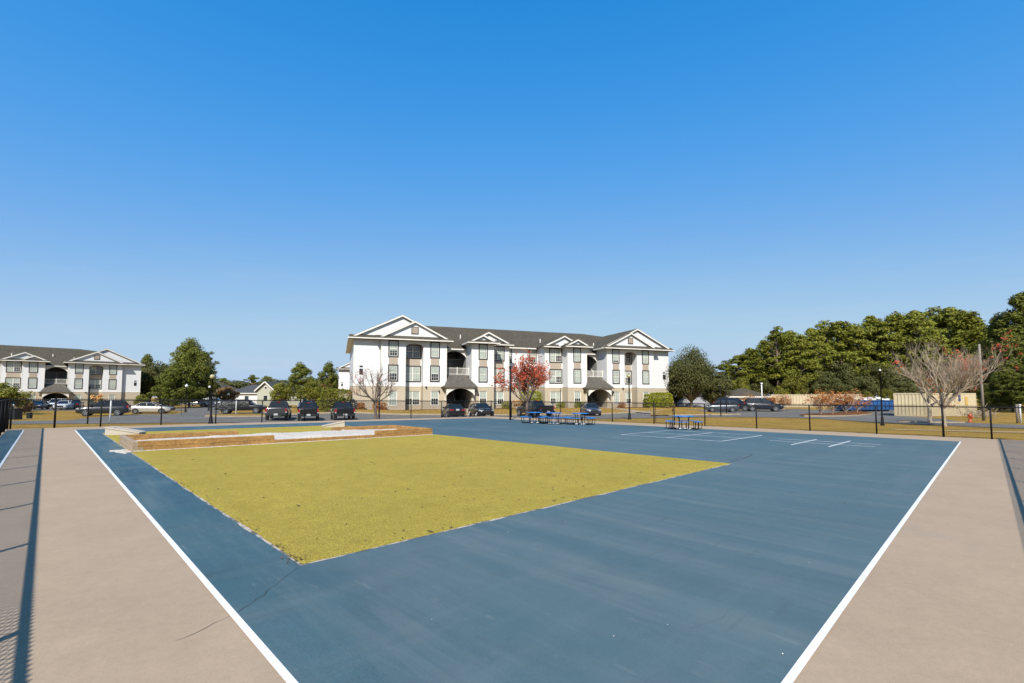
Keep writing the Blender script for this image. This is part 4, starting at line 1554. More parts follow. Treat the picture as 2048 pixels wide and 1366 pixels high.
strip('asphalt_road', [((41, 52), (39, 66)), ((49, 52), (56, 66))], M_asph, .028, 8)
strip('asphalt_road', [((-80, 72), (-84, 88)), ((-58, 72), (-58, 86)), ((-42, 72), (-46, 84))], M_asph, .034, 8)
# ---------------------------------------------------------------- vehicles
def ring_body(x, zb, zt, hw, tuck=.06, crown=.03):
    """cross-section of a car body at station x"""
    zm = zb + (zt - zb) * .55
    h = [(hw - tuck, zb), (hw - .015, zb + .12), (hw, zm), (hw - .03, zt - .07), (hw - .10, zt - .01), (hw * .45, zt + crown)]
    return [(x, y, z) for y, z in h] + [(x, -y, z) for y, z in reversed(h)]


KIND = {
    # stations: (x, z bottom, z top, half width); glass: base x rear/front, roof x rear/front, belt, roof height, half widths
    'sedan': dict(st=[(-2.36, .42, .80, .70), (-2.30, .30, .98, .80), (-2.0, .22, 1.04, .87), (-1.4, .20, 1.04, .90), (-.2, .20, .98, .91), (1.0, .20, .95, .90), (1.7, .22, .88, .88), (2.2, .28, .76, .80), (2.36, .38, .62, .66)],
                  gl=(-1.75, 1.15, -.95, .25, .96, 1.45, .80, .57), wb=(-1.38, 1.42), wr=.325, tail=(.78, .93), head=(.62, .76)),
    'suv': dict(st=[(-2.34, .50, 1.02, .78), (-2.30, .36, 1.16, .86), (-1.9, .26, 1.14, .92), (-1.0, .26, 1.10, .94), (.4, .26, 1.08, .94), (1.2, .27, 1.06, .93), (1.8, .28, 1.00, .90), (2.2, .34, .88, .82), (2.34, .42, .72, .72)],
                gl=(-2.24, 1.30, -1.75, .35, 1.08, 1.72, .86, .66), wb=(-1.36, 1.42), wr=.37, tail=(.92, 1.18), head=(.72, .90)),
    'pickup': dict(st=[(-2.72, .60, 1.18, .90), (-2.68, .50, 1.22, .93), (-1.6, .42, 1.22, .95), (-.95, .40, 1.22, .95), (.6, .40, 1.18, .95), (1.25, .42, 1.14, .94), (2.1, .44, 1.08, .92), (2.60, .50, .98, .86), (2.72, .56, .82, .78)],
                   gl=(-.95, 1.45, -.72, .65, 1.18, 1.80, .86, .66), wb=(-1.65, 1.75), wr=.40, tail=(.86, 1.16), head=(.82, 1.0)),
}


def vehicle(name, label, cat, kind, pm, px, Y, head, scale=1.0, plate=(False, True), light_bar=False, roof_rack=False, spare=False, hubs=M_rim, x=None, toolbox=False):
    K = KIND[kind]
    x = at(px, Y) if x is None else x
    z = zg(x, Y) + .03
    t = thing(name, label, cat, (x, Y, z), head)
    t.scale = (scale, scale, scale)
    st = K['st']
    b = MB()
    rings = [ring_body(*s) for s in st]
    b.loft(rings)
    # dark rocker and wheel arch lips
    wr = K['wr']
    body = b.build('body', pm, t, True)
    xr0, xf0, xr1, xf1, zb, zr, hw0, hw1 = K['gl']
    for wx in K['wb']:
        for s in (-1, 1):
            arch = MB()
            hw = max(s_[3] for s_ in st)
            pts_ = []
            for k in range(10):
                a = PI * k / 9
                pts_.append((wx + (wr + .07) * math.cos(a), s * (hw - .012), wr * .98 + (wr + .06) * math.sin(a)))
            for k in range(9):
                arch.add([(pts_[k][0], s * (hw + .004), pts_[k][2]), (pts_[k + 1][0], s * (hw + .004), pts_[k + 1][2]), (wx, s * (hw + .004), wr * .9)], [(0, 1, 2)])
            arch.build('wheel_arch', M_tire, t)
    # glass house
    g = MB()
    dz = (zr - zb)
    r0 = [(xr0, hw0 - .06, zb), (xr0 + .12, hw0, zb), (xf0 - .25, hw0, zb), (xf0, hw0 - .10, zb)]
    r1 = [(xr1, hw1 - .05, zr - .03), (xr1 + .1, hw1, zr - .03), (xf1 - .1, hw1, zr - .03), (xf1, hw1 - .06, zr - .03)]
    full = lambda r: r + [(p[0], -p[1], p[2]) for p in reversed(r)]
    g.loft([full(r0), full(r1)])
    g.build('window_glass', M_carglass, t)
    rf = MB()
    r2 = [(p[0], p[1], zr - .045) for p in r1]
    r3 = [(p[0] * .97 + (xr1 + xf1) / 2 * .03, p[1] * .9, zr) for p in r1]
    grow = lambda r, k: [((p[0] - (xr1 + xf1) / 2) * k + (xr1 + xf1) / 2, p[1] * k, p[2]) for p in r]
    rf.loft([full(grow(r2, 1.03)), full(grow(r2, 1.03)[:]) if False else full(r3)])
    # pillars
    def lerp3(a, b_, k):
        return tuple(a[i] + (b_[i] - a[i]) * k for i in range(3))
    for s in (1, -1):
        def sd(p):
            return (p[0], p[1] * s * 1.012 + s * .004, p[2])
        cols = [(r0[0], r1[0], .09), (r0[3], r1[3], .075)]
        for a, c_, w in cols:
            rf.beam(sd(a), sd(c_), w, .06)
        n_p = 3 if kind == 'suv' else 2
        for k in range(1, n_p):
            q = k / n_p + (.06 if kind != 'suv' else 0)
            lo = (r0[1][0] + (r0[2][0] - r0[1][0]) * q, hw0, zb)
            hi = (r1[1][0] + (r1[2][0] - r1[1][0]) * q, hw1, zr - .03)
            rf.beam(sd(lo), sd(hi), .07, .035)
        rf.beam(sd(r0[1]), sd(r1[1]), .10, .035)
        rf.beam(sd(r0[1]), sd(r0[2]), .03, .035)
    rf.build('roof', pm, t)
    if roof_rack:
        for s in (1, -1):
            rr = MB()
            rr.tube([(xr1 + .2, s * (hw1 - .04), zr), (xr1 + .3, s * (hw1 - .04), zr + .06), (xf1 - .3, s * (hw1 - .04), zr + .06), (xf1 - .1, s * (hw1 - .04), zr)], .02, 5)
            rr.build('roof_rail', M_chrome, t)
    # wheels
    for wx in K['wb']:
        for s in (-1, 1):
            hw = max(s_[3] for s_ in st)
            w = thing('wheel', None, None, (wx, s * (hw - .10), wr))
            w.parent = t
            m_ = MB()
            ww = .115
            prof = [(wr * .62, -ww), (wr * .93, -ww), (wr, -ww * .7), (wr, ww * .7), (wr * .93, ww), (wr * .62, ww)]
            ps = []
            n = 20
            for r_, y_ in prof:
                for k in range(n):
                    a = 2 * PI * k / n
                    ps.append((r_ * math.cos(a), y_, r_ * math.sin(a)))
            fs = [(i * n + k, i * n + (k + 1) % n, (i + 1) * n + (k + 1) % n, (i + 1) * n + k) for i in range(len(prof) - 1) for k in range(n)]
            m_.add(ps, fs)
            m_.build('tyre', M_tire, w, False)
            m_ = MB()
            yo = s * ww * .78
            for k in range(5):
                a = 2 * PI * k / 5 + .3
                m_.beam((0, yo, 0), (wr * .60 * math.cos(a), yo + s * .01, wr * .60 * math.sin(a)), wr * .26, .03, up=(0, 1, 0))
            ringp = [(wr * .66 * math.cos(2 * PI * k / 20), yo + s * .02, wr * .66 * math.sin(2 * PI * k / 20)) for k in range(21)]
            m_.tube(ringp, .022, 5, cap=False)
            m_.poly([(wr * .18 * math.cos(2 * PI * k / 8), yo + s * .022, wr * .18 * math.sin(2 * PI * k / 8)) for k in range(8)])
            m_.build('rim', hubs, w)
            m_ = MB()
            m_.poly([(wr * .63 * math.cos(2 * PI * k / 16), yo - s * .03, wr * .63 * math.sin(2 * PI * k / 16)) for k in range(16)])
            m_.build('brake_disc', M_tire, w)
    xe = st[-1][0]
    xb = st[0][0]
    # lights
    z0, z1 = K['head']
    hwf = st[-2][3]
    for s in (-1, 1):
        m_ = MB()
        m_.loft([[(xe - .30, s * (hwf + .055), z0 + .03), (xe - .30, s * (hwf + .055), z1 + .03), (xe - .36, s * (hwf - .1), z1 + .04), (xe - .36, s * (hwf - .1), z0)],
                 [(xe - .05, s * (hwf - .11), z0), (xe - .07, s * (hwf - .11), z1 - .02), (xe - .06, s * (hwf - .42), z1 - .03), (xe - .02, s * (hwf - .42), z0)]])
        m_.build('headlight', M_lens, t)
    z0, z1 = K['tail']
    hwr = st[1][3]
    for s in (-1, 1):
        m_ = MB()
        wi = .16 if kind != 'sedan' else .36
        m_.box(xb - .012, xb + .16, s * hwr - (wi if s > 0 else -.012), s * hwr + (.012 if s > 0 else wi), z0, z1)
        m_.build('tail_light', M_tail, t)
        if kind == 'pickup':
            m_ = MB()
            m_.box(xb - .016, xb + .1, s * hwr - (.13 if s > 0 else .0), s * hwr + (.0 if s > 0 else .13), z0 - .10, z0 - .002)
            m_.build('reversing_light', M_lens, t)
    # grille, bumpers, plates
    m_ = MB()
    if kind == 'pickup':
        m_.bevbox(xb - .16, xb + .02, -.88, .88, .50, .68, .03)
    else:
        m_.box(xb - .03, xb + .03, -hwr * .8, hwr * .8, st[0][1] + .02, st[0][1] + .10)
    m_.build('rear_bumper', M_util, t)
    m_ = MB()
    m_.box(xe - .06, xe + .02, -.45, .45, st[-1][1] + .05, K['head'][0] + .05)
    m_.build('grille', M_tire, t)
    m_ = MB()
    m_.box(xe - .02, xe + .035, -.5, .5, K['head'][0] + .055, K['head'][0] + .09)
    m_.build('grille_bar', M_chrome, t)
    for k, on in ((1, plate[0]), (-1, plate[1])):
        if on:
            m_ = MB()
            if k > 0:
                m_.box(xe + .02, xe + .03, -.16, .16, .42, .57)
            else:
                zz = .53 if kind == 'pickup' else (.80 if kind == 'sedan' else .84)
                xx = xb - .17 if kind == 'pickup' else xb - .02
                m_.box(xx - .012, xx, -.17, .17, zz, zz + .17)
            m_.build('number_plate', M_plate, t)
    for s in (-1, 1):
        m_ = MB()
        m_.bevbox(xf0 - .42, xf0 - .24, s * (hw0 + .08) - .10, s * (hw0 + .08) + .10, zb + .02, zb + .20, .03)
        m_.build('mirror', pm, t)
    if kind == 'pickup':
        m_ = MB()
        m_.box(-2.55, -1.05, -.80, .80, 1.215, 1.262)
        m_.build('bed_cover', M_tire, t)
        m_ = MB()
        m_.box(xb - .012, xb + .03, -.74, .74, .74, 1.17)
        m_.box(xb - .026, xb - .012, -.12, .12, 1.05, 1.10)
        m_.build('tailgate', pm, t)
        m_ = MB()
        m_.box(xr1 - .06, xr1 + .02, -.14, .14, zr - .055, zr + .004)
        m_.build('brake_light', M_tail, t)
        for s in (-1, 1):
            m_ = MB()
            m_.box(-2.14, -2.11, s * .82 - .14, s * .82 + .14, .16, .58)
            m_.build('mud_flap', M_tire, t)
    return t


N90 = PI / 2
vehicle('suv', 'dark grey suv parked side on behind the left fence', 'suv', 'suv', P_dkgrey, 211, 54.6, PI + .52, 1.0, roof_rack=True)
vehicle('sedan', 'pale champagne sedan seen from its right side on the left road', 'car', 'sedan', P_cream, 304, 61.5, .36, 1.0)
vehicle('pickup', 'grey pickup seen from behind, leftmost of the three by the fence', 'pickup truck', 'pickup', P_grey, 560, 46.3, N90 + .36, .98)
vehicle('pickup', 'black pickup between the grey pickup and the black pickup nearest the apartment block', 'pickup truck', 'pickup', P_black, 618.5, 46.6, N90 + .41, .96)
vehicle('pickup', 'black pickup nearest the left corner of the middle apartment block', 'pickup truck', 'pickup', P_black, 686, 46.6, N90 + .44, .98)
vehicle('sedan', 'black sedan seen from behind with a white plate', 'car', 'sedan', P_black, 906, 50.2, N90 + .34, .98)
vehicle('sedan', 'dark sedan facing the court beside the black sedan with its tail this way', 'car', 'sedan', paint('dark_plum', (0.018, 0.014, 0.018)), 962, 50.2, -N90 + .36, .98, plate=(False, False))
vehicle('pickup', 'black pickup parked at an angle behind the red tree', 'pickup truck', 'pickup', P_black, 1068, 52, N90 + .52, .98)
vehicle('sedan', 'blue grey sedan facing the court to the right of the picnic tables', 'car', 'sedan', P_bluegrey, 1180, 56.0, -N90 + .05, .98, plate=(False, False))
vehicle('suv', 'slate grey suv facing left with red tail lights, in the right car park', 'suv', 'suv', P_slate, 1441, 63.0, PI - .20, .90)
vehicle('suv', 'navy suv behind the slate grey suv', 'suv', 'suv', P_navy, 1466, 66.5, -.55, 1.08)
vehicle('suv', 'dark suv facing right with a silver lower edge, in the right car park', 'suv', 'suv', P_navy, 1523, 65.0, -.30, 1.03, roof_rack=True)
vehicle('pickup', 'white pickup facing the court in front of the left apartment block', 'pickup truck', 'pickup', P_white, 36, 66, -N90 + .5, 1.0)
vehicle('sedan', 'black sedan facing the court near the left apartment block porch', 'car', 'sedan', P_black, 80, 76, -N90 + .55, 1.0)
vehicle('suv', 'white suv behind the low white car at the left', 'suv', 'suv', P_white, 117, 80, -N90 + .5, 1.0)
vehicle('sedan', 'low white car facing the court beside the white suv', 'car', 'sedan', P_white, 132, 76, -N90 + .5, 1.0)
vehicle('sedan', 'black car seen from behind beyond the dark grey suv', 'car', 'sedan', P_black, 153, 79, N90 + .6, 1.0)
vehicle('sedan', 'dark blue car whose roof shows behind the champagne sedan', 'car', 'sedan', P_navy, 311, 66, .3, 1.0)
vehicle('pickup', 'white pickup far off behind the left lamp post', 'pickup truck', 'pickup', P_white, 430, 92, .3, .95)
vehicle('sedan', 'silver car far off under the tall left pine', 'car', 'sedan', paint('silver', (.45, .46, .48)), 402, 100, PI + .3, 1.0)
vehicle('sedan', 'white car far off under the tall left pine', 'car', 'sedan', P_white, 368, 104, PI + .3, 1.0)
vehicle('sedan', 'small blue car whose roof shows over the middle pickup', 'car', 'sedan', P_blue, 615, 72, -N90 + .1, .95)
vehicle('sedan', 'blue car parked beyond the rusty shrubs at the right', 'car', 'sedan', P_blue, 1700, 70, PI - .2, 1.0)
# pickup under a black tarpaulin
cv = vehicle('pickup', 'black pickup half covered with a loose black tarpaulin', 'pickup truck', 'pickup', P_black, 486, 60.5, .32, 1.0)
m = MB()
rings = []
r_ = random.Random(4)
for i in range(22):
    x = -2.8 + 3.75 * i / 21
    t_ = (x + 2.8) / 3.75
    zt = 1.30 + .42 * min(1, max(0, (t_ - .04) / .22)) + .08 * math.sin(t_ * 9) * .5 - (.0 if t_ < .9 else 0)
    lowr = .62 - .16 * math.sin(t_ * PI * 2.2) + .75 * max(0, t_ - .55)
    ring = []
    for k in range(15):
        a = -1 + 2 * k / 14
        hw = 1.0
        ab = abs(a)
        y = hw * max(-1, min(1, a * 1.55)) * (1.02 if ab > .6 else .92)
        if ab < .62:
            z = zt - .05 * (ab / .62) ** 2
        else:
            z = zt - (ab - .62) / .38 * (zt - lowr)
        z += .045 * mnoise.noise((x * 3, k * .9, 1))
        y += .05 * mnoise.noise((x * 4.2 + z * 1.5, k * 1.3, 5)) * (1 if ab > .5 else .3)
        ring.append((x, y, z))
    rings.append(ring)
n = 15
vs_ = [p for q in rings for p in q]
fs = [(i * n + k, i * n + k + 1, (i + 1) * n + k + 1, (i + 1) * n + k) for i in range(21) for k in range(n - 1)]
fs.append(tuple(range(n)))
m.add(vs_, fs)
c = cv.location
tp = m.build('tarpaulin', M_tarp, None, True)
tp.location = c
tp.rotation_euler = cv.rotation_euler
tag(tp, 'loose black tarpaulin draped over the pickup by the left road', 'tarpaulin')


# ---------------------------------------------------------------- trees and plants
def leaves(mb, c, rad, n, size, rg, shell=.55, flat=0.0, elong=1.0, up=.25):
    """n leaf quads in an ellipsoid round c, denser towards the surface"""
    c = Vector(c)
    for _ in range(n):
        d = Vector((rg.gauss(0, 1), rg.gauss(0, 1), rg.gauss(0, 1)))
        if d.length < 1e-3:
            continue
        d.normalize()
        r_ = (shell + (1 - shell) * rg.random() ** .6) if rg.random() < .85 else rg.random()
        p = c + Vector((d.x * rad[0] * r_, d.y * rad[1] * r_, d.z * rad[2] * r_))
        nrm = (d + Vector((rg.gauss(0, .5), rg.gauss(0, .5) - .25, rg.gauss(0, .5) + up))).normalized()
        a = nrm.orthogonal().normalized()
        a.rotate(Quaternion(nrm, rg.uniform(0, 2 * PI)))
        b = nrm.cross(a)
        s = size * rg.uniform(.6, 1.35)
        a *= s * .5 * elong
        b *= s * .5 / elong ** .5 * rg.uniform(.6, 1)
        mb.add([p - a, p - b * .9 - a * .1, p + a, p + b * .9 + a * .1], [(0, 1, 2, 3)])


def pine_tree_meshes(seed, h, crown_r, base, clumps, per, leaf, dark=False, pointed=.5, droop=0.0, puff=.74):
    rg = random.Random(seed)
    cr, tr = MB(), MB()
    r0 = .018 * h
    lean = rg.uniform(-.03, .03) * h
    def axis(z):
        t_ = z / h
        return Vector((lean * t_ * t_, lean * .5 * t_, z))
    tr.tube([axis(h * k / 6 * .96) for k in range(7)], [r0 * (1 - .13 * k) for k in range(7)], 7)
    for i in range(clumps):
        t_ = (i + rg.random()) / clumps
        z = base + (h * .985 - base) * t_
        prof = (1 - t_ ** (1.2 + pointed)) * (.45 + .55 * min(1, t_ / .25))
        rr = crown_r * prof * rg.uniform(.35, 1.05) + .02 * crown_r
        a = i * 2.399 + rg.uniform(-.5, .5)
        o = axis(z)
        p = o + Vector((math.cos(a) * rr, math.sin(a) * rr, rg.uniform(-.02, .06) * h - droop * rr))
        if rr > crown_r * .25:
            tr.tube([axis(z - .05 * h), o.lerp(p, .5) - Vector((0, 0, .01 * h)), p], [r0 * .32, r0 * .2, r0 * .06], 4, cap=False)
        s = crown_r * rg.uniform(.20, .36)
        leaves(cr, p, (s, s, s * puff), per, leaf, rg, .45, elong=1.5, up=.35)
        if rg.random() < .5:
            q = p + Vector((rg.uniform(-1, 1), rg.uniform(-1, 1), rg.uniform(-.3, .6))) * s
            leaves(cr, q, (s * .55, s * .55, s * .4), per // 2, leaf, rg, .4, elong=1.5)
    return cr.mesh('crown', M_pined if dark else M_pine), tr.mesh('trunk', M_bark, True)


def oak_meshes(seed, h, rx, base, clumps, per, leaf, lm, trunk_m=M_bark, squash=1.0):
    rg = random.Random(seed)
    cr, tr = MB(), MB()
    r0 = .035 * h
    zc_ = base + (h - base) * .5
    tr.tube([(0, 0, 0), (.01 * h, 0, base * .6), (.02 * h, .01 * h, base + .1 * h)], [r0 * 1.2, r0 * .9, r0 * .75], 8)
    for i in range(clumps):
        d = Vector((rg.gauss(0, 1), rg.gauss(0, 1), rg.gauss(.1, .9))).normalized()
        q = rg.random() ** .4
        p = Vector((d.x * rx * .78 * q, d.y * rx * .78 * q, zc_ + d.z * (h - base) * .42 * q * squash))
        if i % 2 == 0:
            tr.tube([(.02 * h, .01 * h, base * .9), Vector((p.x * .45, p.y * .45, base + (p.z - base) * .35)), p], [r0 * .5, r0 * .28, r0 * .06], 5, cap=False)
        s = rx * rg.uniform(.20, .36)
        leaves(cr, p, (s, s, s * .75), per, leaf, rg, .5)
    return cr.mesh('crown', lm), tr.mesh('trunk', trunk_m, True)


def plant(name, label, cat, meshes, x, y, rz=0.0, s=1.0, group=None, sink=0.05, sz=None):
    t = thing(name, label, cat, (x, y, zg(x, y) - sink), rz, group)
    t.scale = (s, s, sz or s)
    for nm, me in zip(('crown', 'trunk'), meshes):
        if me is None:
            continue
        o = bpy.data.objects.new(nm, me)
        COL.objects.link(o)
        o.parent = t
    return t


PINES = [pine_tree_meshes(11, 18, 3.6, 6.5, 36, 170, .31, pointed=1.8), pine_tree_meshes(12, 19, 3.2, 8.5, 32, 170, .31, pointed=2.6),
         pine_tree_meshes(13, 17, 3.9, 5.5, 40, 170, .31, pointed=1.4), pine_tree_meshes(14, 18, 3.4, 7.0, 36, 170, .31, pointed=2.2)]
DPINES = [pine_tree_meshes(21, 17, 4.2, 2.0, 80, 150, .33, True, 1.0, .1), pine_tree_meshes(22, 18, 4.0, 2.5, 80, 150, .33, True, 1.3, .1)]
OAKS = [oak_meshes(31, 10, 5.0, 2.2, 56, 200, .32, M_oak), oak_meshes(32, 9, 5.2, 1.6, 56, 200, .32, M_oak)]
BROAD = [oak_meshes(41, 8, 3.6, 1.2, 46, 170, .28, M_broad), oak_meshes(42, 7, 3.4, .8, 46, 170, .28, M_broad)]
THICK = [oak_meshes(51, 7, 3.4, .6, 44, 90, .36, M_fallbr)]

rg = random.Random(77)


def col(px, y_top, Y):
    """height of a thing whose top shows at photo row y_top at distance Y"""
    x = at(px, Y)
    return (794 - y_top) * Y / F_PX + CAM_H - zg(x, Y)


# the pine wood on the right: skyline read off the photograph
sky_r = [(1452, 725), (1478, 712), (1502, 700), (1530, 690), (1556, 660), (1582, 664), (1604, 676), (1632, 662), (1655, 648), (1684, 645), (1712, 650), (1742, 640), (1764, 645),
         (1788, 634), (1818, 630), (1845, 628), (1876, 622), (1906, 618), (1936, 626), (1964, 640)]
G1 = 'pines in the wood on the right'
LAB1 = 'tall green pine standing in the wood on the right'
for i, (px, yt) in enumerate(sky_r):
    Y = 104 + rg.uniform(-7, 7)
    h = col(px, yt, Y)
    me = PINES[i % 4]
    base_h = (18, 19, 17, 18)[i % 4]
    s = h / base_h
    plant('pine_tree', LAB1, 'pine tree', me, at(px, Y), Y, rg.uniform(0, 6.28), max(s * 1.3, 1.05), G1, sz=s)
for i in range(26):
    px = rg.uniform(1500, 1985)
    Y = rg.uniform(112, 140)
    yt = 0
    for (a, ya), (b, yb) in zip(sky_r[:-1], sky_r[1:]):
        if a <= px <= b:
            yt = ya + (yb - ya) * (px - a) / (b - a)
    yt = (yt or 640) + rg.uniform(10, 34)
    h = col(px, yt, Y)
    k = rg.randrange(4)
    s = h / (18, 19, 17, 18)[k]
    plant('pine_tree', LAB1, 'pine tree', PINES[k], at(px, Y), Y, rg.uniform(0, 6.28), s * 1.35, G1, sz=s)
# darker oaks and young pines in front of the wood
G2 = 'dark oaks along the edge of the wood on the right'
for i, (px, yt, Y, w) in enumerate([(1462, 742, 104, .8), (1496, 738, 106, .9), (1530, 728, 104, .95), (1566, 726, 102, 1), (1604, 722, 100, 1.1), (1640, 720, 102, 1.1), (1674, 720, 98, 1.15), (1710, 722, 100, 1.1),
                                 (1746, 724, 96, 1.1), (1786, 728, 98, 1.0), (1826, 730, 98, 1.0), (1868, 728, 96, 1.0), (1908, 734, 96, 1.0), (1944, 738, 94, .9), (1516, 752, 98, .8), (1586, 756, 96, .8), (1655, 752, 94, .9), (1726, 752, 92, .9), (1800, 762, 92, .8), (1850, 766, 92, .8), (1893, 768, 90, .8)]):
    h = col(px, yt, Y)
    k = i % 2
    s = h / (10, 9)[k]
    plant('oak_tree', 'dark rounded oak at the foot of the pine wood', 'oak tree', OAKS[k], at(px, Y), Y, rg.uniform(0, 6.28), max(s, w * .8), G2, sz=s)
for i, (px, yt, Y) in enumerate([(1478, 752, 96), (1590, 738, 93), (1700, 786, 86), (1735, 782, 86), (1770, 775, 84), (1560, 770, 92)]):
    h = col(px, yt, Y)
    plant('young_tree', 'light green young tree before the dark oaks of the wood', 'tree', BROAD[i % 2], at(px, Y), Y, rg.uniform(0, 6), h / 8 * .8, 'young trees before the wood', sz=h / (8, 7)[i % 2])
# big dark pines at the right edge
for px, yt, Y, k, lab in ((2052, 590, 70, 0, 'tallest dark pine, cut by the right edge of the view'), (2000, 634, 74, 1, 'dark pine just left of the tallest one at the right edge'),
                          (2034, 668, 62, 1, 'lower dark pine in front of the tallest pine at the right edge'), (1982, 700, 78, 0, 'small dark pine behind the weathered utility pole'), (2085, 640, 64, 0, 'dark pine mostly outside the right edge of the view')):
    h = col(px, yt, Y)
    plant('dark_pine_tree', lab, 'pine tree', DPINES[k], at(px, Y), Y, rg.uniform(0, 6), h / 17 * 1.0, sz=h / (17, 18)[k])
for i, (px, yt, Y) in enumerate([(1996, 752, 60), (2022, 742, 58), (2050, 750, 56), (2076, 740, 58), (1974, 768, 64)]):
    plant('young_pine', 'bushy young pine under the tall dark pines at the right', 'pine tree', DPINES[i % 2], at(px, Y), Y, i * 1.3, col(px, yt, Y) / 17 * 1.35, 'bushy young pines at the right', sz=col(px, yt, Y) / 17)

# oak right of the middle block
ok = oak_meshes(61, 10.5, 6.4, 1.2, 110, 300, .26, M_oak, squash=1.05)
Y = 76
plant('live_oak', 'big dark oak right of the middle apartment block', 'oak tree', ok, at(1382, Y), Y, 1.0, .66, sz=col(1382, 697, Y) / 10.5)
ok2 = oak_meshes(62, 7.5, 3.6, .6, 56, 220, .26, M_oak)
plant('live_oak', 'low right hand part of the oak thicket beside the big dark oak', 'oak tree', ok2, at(1424, 79), 79, .4, .95, sz=col(1424, 735, 79) / 7.5)
plant('live_oak', 'small dark evergreen tucked behind the right corner of the middle block', 'oak tree', ok2, at(1352, 82), 82, 2.4, .8, sz=col(1352, 715, 82) / 7.5)

# left trees
Y = 88
bp = pine_tree_meshes(71, 12, 4.3, 1.4, 105, 200, .27, True, 2.1, .10, .85)
plant('pine_tree', 'biggest pine left of the centre, beside the left lamp post', 'pine tree', bp, at(380, Y), Y, .5, .88, sz=col(380, 688, Y) / 12)
plant('pine_tree', 'shorter sunlit pine in front of the biggest left pine', 'pine tree', bp, at(347, 84), 84, 2.5, .72, sz=col(347, 735, 84) / 12)
plant('dark_pine_tree', 'dark pine behind the biggest left pine', 'pine tree', DPINES[0], at(404, 96), 96, 2.0, .8, sz=col(404, 706, 96) / 17)
plant('dark_tree', 'dark tree right beside the end of the left apartment block', 'tree', OAKS[0], at(300, 122), 122, 0, 1.05, sz=col(300, 735, 122) / 10)
plant('dark_pine_tree', 'dark pine whose tip shows behind the end of the left apartment block', 'pine tree', DPINES[1], at(290, 130), 130, 1, .8, sz=col(290, 712, 130) / 18)
plant('dark_tree', 'dark tree between the left apartment block and the biggest left pine', 'tree', OAKS[1], at(322, 116), 116, 2, 1.0, sz=col(322, 722, 116) / 9)
G3 = 'far trees beyond the parked pickups'
for i, (px, yt, Y, kind) in enumerate([(430, 770, 190, 'b'), (447, 757, 190, 'p'), (462, 764, 180, 'b'), (480, 765, 200, 'p'), (503, 752, 200, 'p'), (520, 764, 190, 'f'), (537, 754, 190, 'p'), (552, 757, 185, 'b'),
                                     (566, 762, 180, 'p'), (588, 752, 180, 'b'), (640, 758, 170, 'f'), (652, 752, 175, 'b'), (668, 758, 170, 'p'), (412, 775, 200, 'b'), (490, 772, 170, 'b'), (545, 770, 165, 'f'), (470, 772, 175, 'f'), (455, 768, 165, 'b'), (512, 768, 178, 'b'), (578, 765, 172, 'b'), (625, 764, 172, 'b'), (684, 762, 170, 'b'), (530, 766, 178, 'b'), (560, 766, 176, 'b'), (436, 766, 150, 'b'), (470, 762, 150, 'b'), (497, 765, 152, 'f'), (524, 763, 150, 'b'), (600, 764, 150, 'b'), (618, 760, 150, 'b'), (660, 764, 150, 'f'), (678, 768, 150, 'b'), (400, 772, 152, 'b'), (448, 763, 152, 'f'), (545, 764, 150, 'b'), (580, 768, 150, 'b')]):
    h = col(px, yt, Y)
    if kind == 'p':
        plant('pine_tree', 'small far pine on the skyline beyond the pickups', 'pine tree', PINES[i % 4], at(px, Y), Y, i, h / 18 * 2.0, 'far pines beyond the pickups', sz=h / (18, 19, 17, 18)[i % 4])
    elif kind == 'b':
        plant('far_tree', 'olive green tree in the far row beyond the pickups', 'tree', OAKS[i % 2] if i % 3 else BROAD[i % 2], at(px, Y), Y, i, max(h / 9, 1.1) * 1.6, G3, sz=h / 9)
    else:
        plant('far_tree', 'brown leaved tree in the far row beyond the pickups', 'tree', THICK[0], at(px, Y), Y, i, max(h / 7, 1.1) * 1.5, 'far brown trees beyond the pickups', sz=h / 7)
bp2 = pine_tree_meshes(72, 10, 3.0, 2.2, 56, 190, .25, True, 2.2, .0, .9)
Y = 96
plant('pine_tree', 'round headed pine right of the sage green house', 'pine tree', bp2, at(602, Y), Y, .5, .98, sz=col(602, 731, Y) / 10)
plant('pine_tree', 'slim pine just left of the middle apartment block', 'pine tree', bp2, at(656, 104), 104, 2.1, .72, sz=col(656, 729, 104) / 10)
plant('small_tree', 'small green tree in front of the sage green house', 'tree', BROAD[0], at(561, 84), 84, .3, .62, sz=col(561, 762, 84) / 8)
plant('small_tree', 'small yellow green tree right of the sage green house', 'tree', BROAD[1], at(628, 82), 82, 1.3, .66, sz=col(628, 760, 82) / 7)
plant('brown_tree', 'thin brown leaved tree by the white house', 'tree', THICK[0], at(452, 105), 105, 1.3, .95, sz=col(452, 772, 105) / 7)
plant('brown_tree', 'rust brown tree left of the middle apartment block', 'tree', THICK[0], at(643, 90), 90, 2.3, .55, sz=col(643, 765, 90) / 7)
plant('small_tree', 'round yellow green tree before the left apartment block', 'tree', BROAD[1], at(19, 56), 56, .4, .62, sz=col(19, 764, 56) / 7)
plant('dark_shrub', 'purple brown shrub right of the round yellow green tree', 'shrub', THICK[0], at(52, 60), 60, .4, .32, sz=.3)
plant('tan_shrub', 'shrub of tan dead leaves beyond the dark grey suv', 'shrub', oak_meshes(52, 3, 1.1, .8, 16, 60, .22, M_tanleaf, M_barkpale), at(198, 62), 62, .4, .95)
plant('dark_shrub', 'dark shrub at the end of the left apartment block', 'shrub', BROAD[0], at(284, 78), 78, .4, .38, sz=.33)


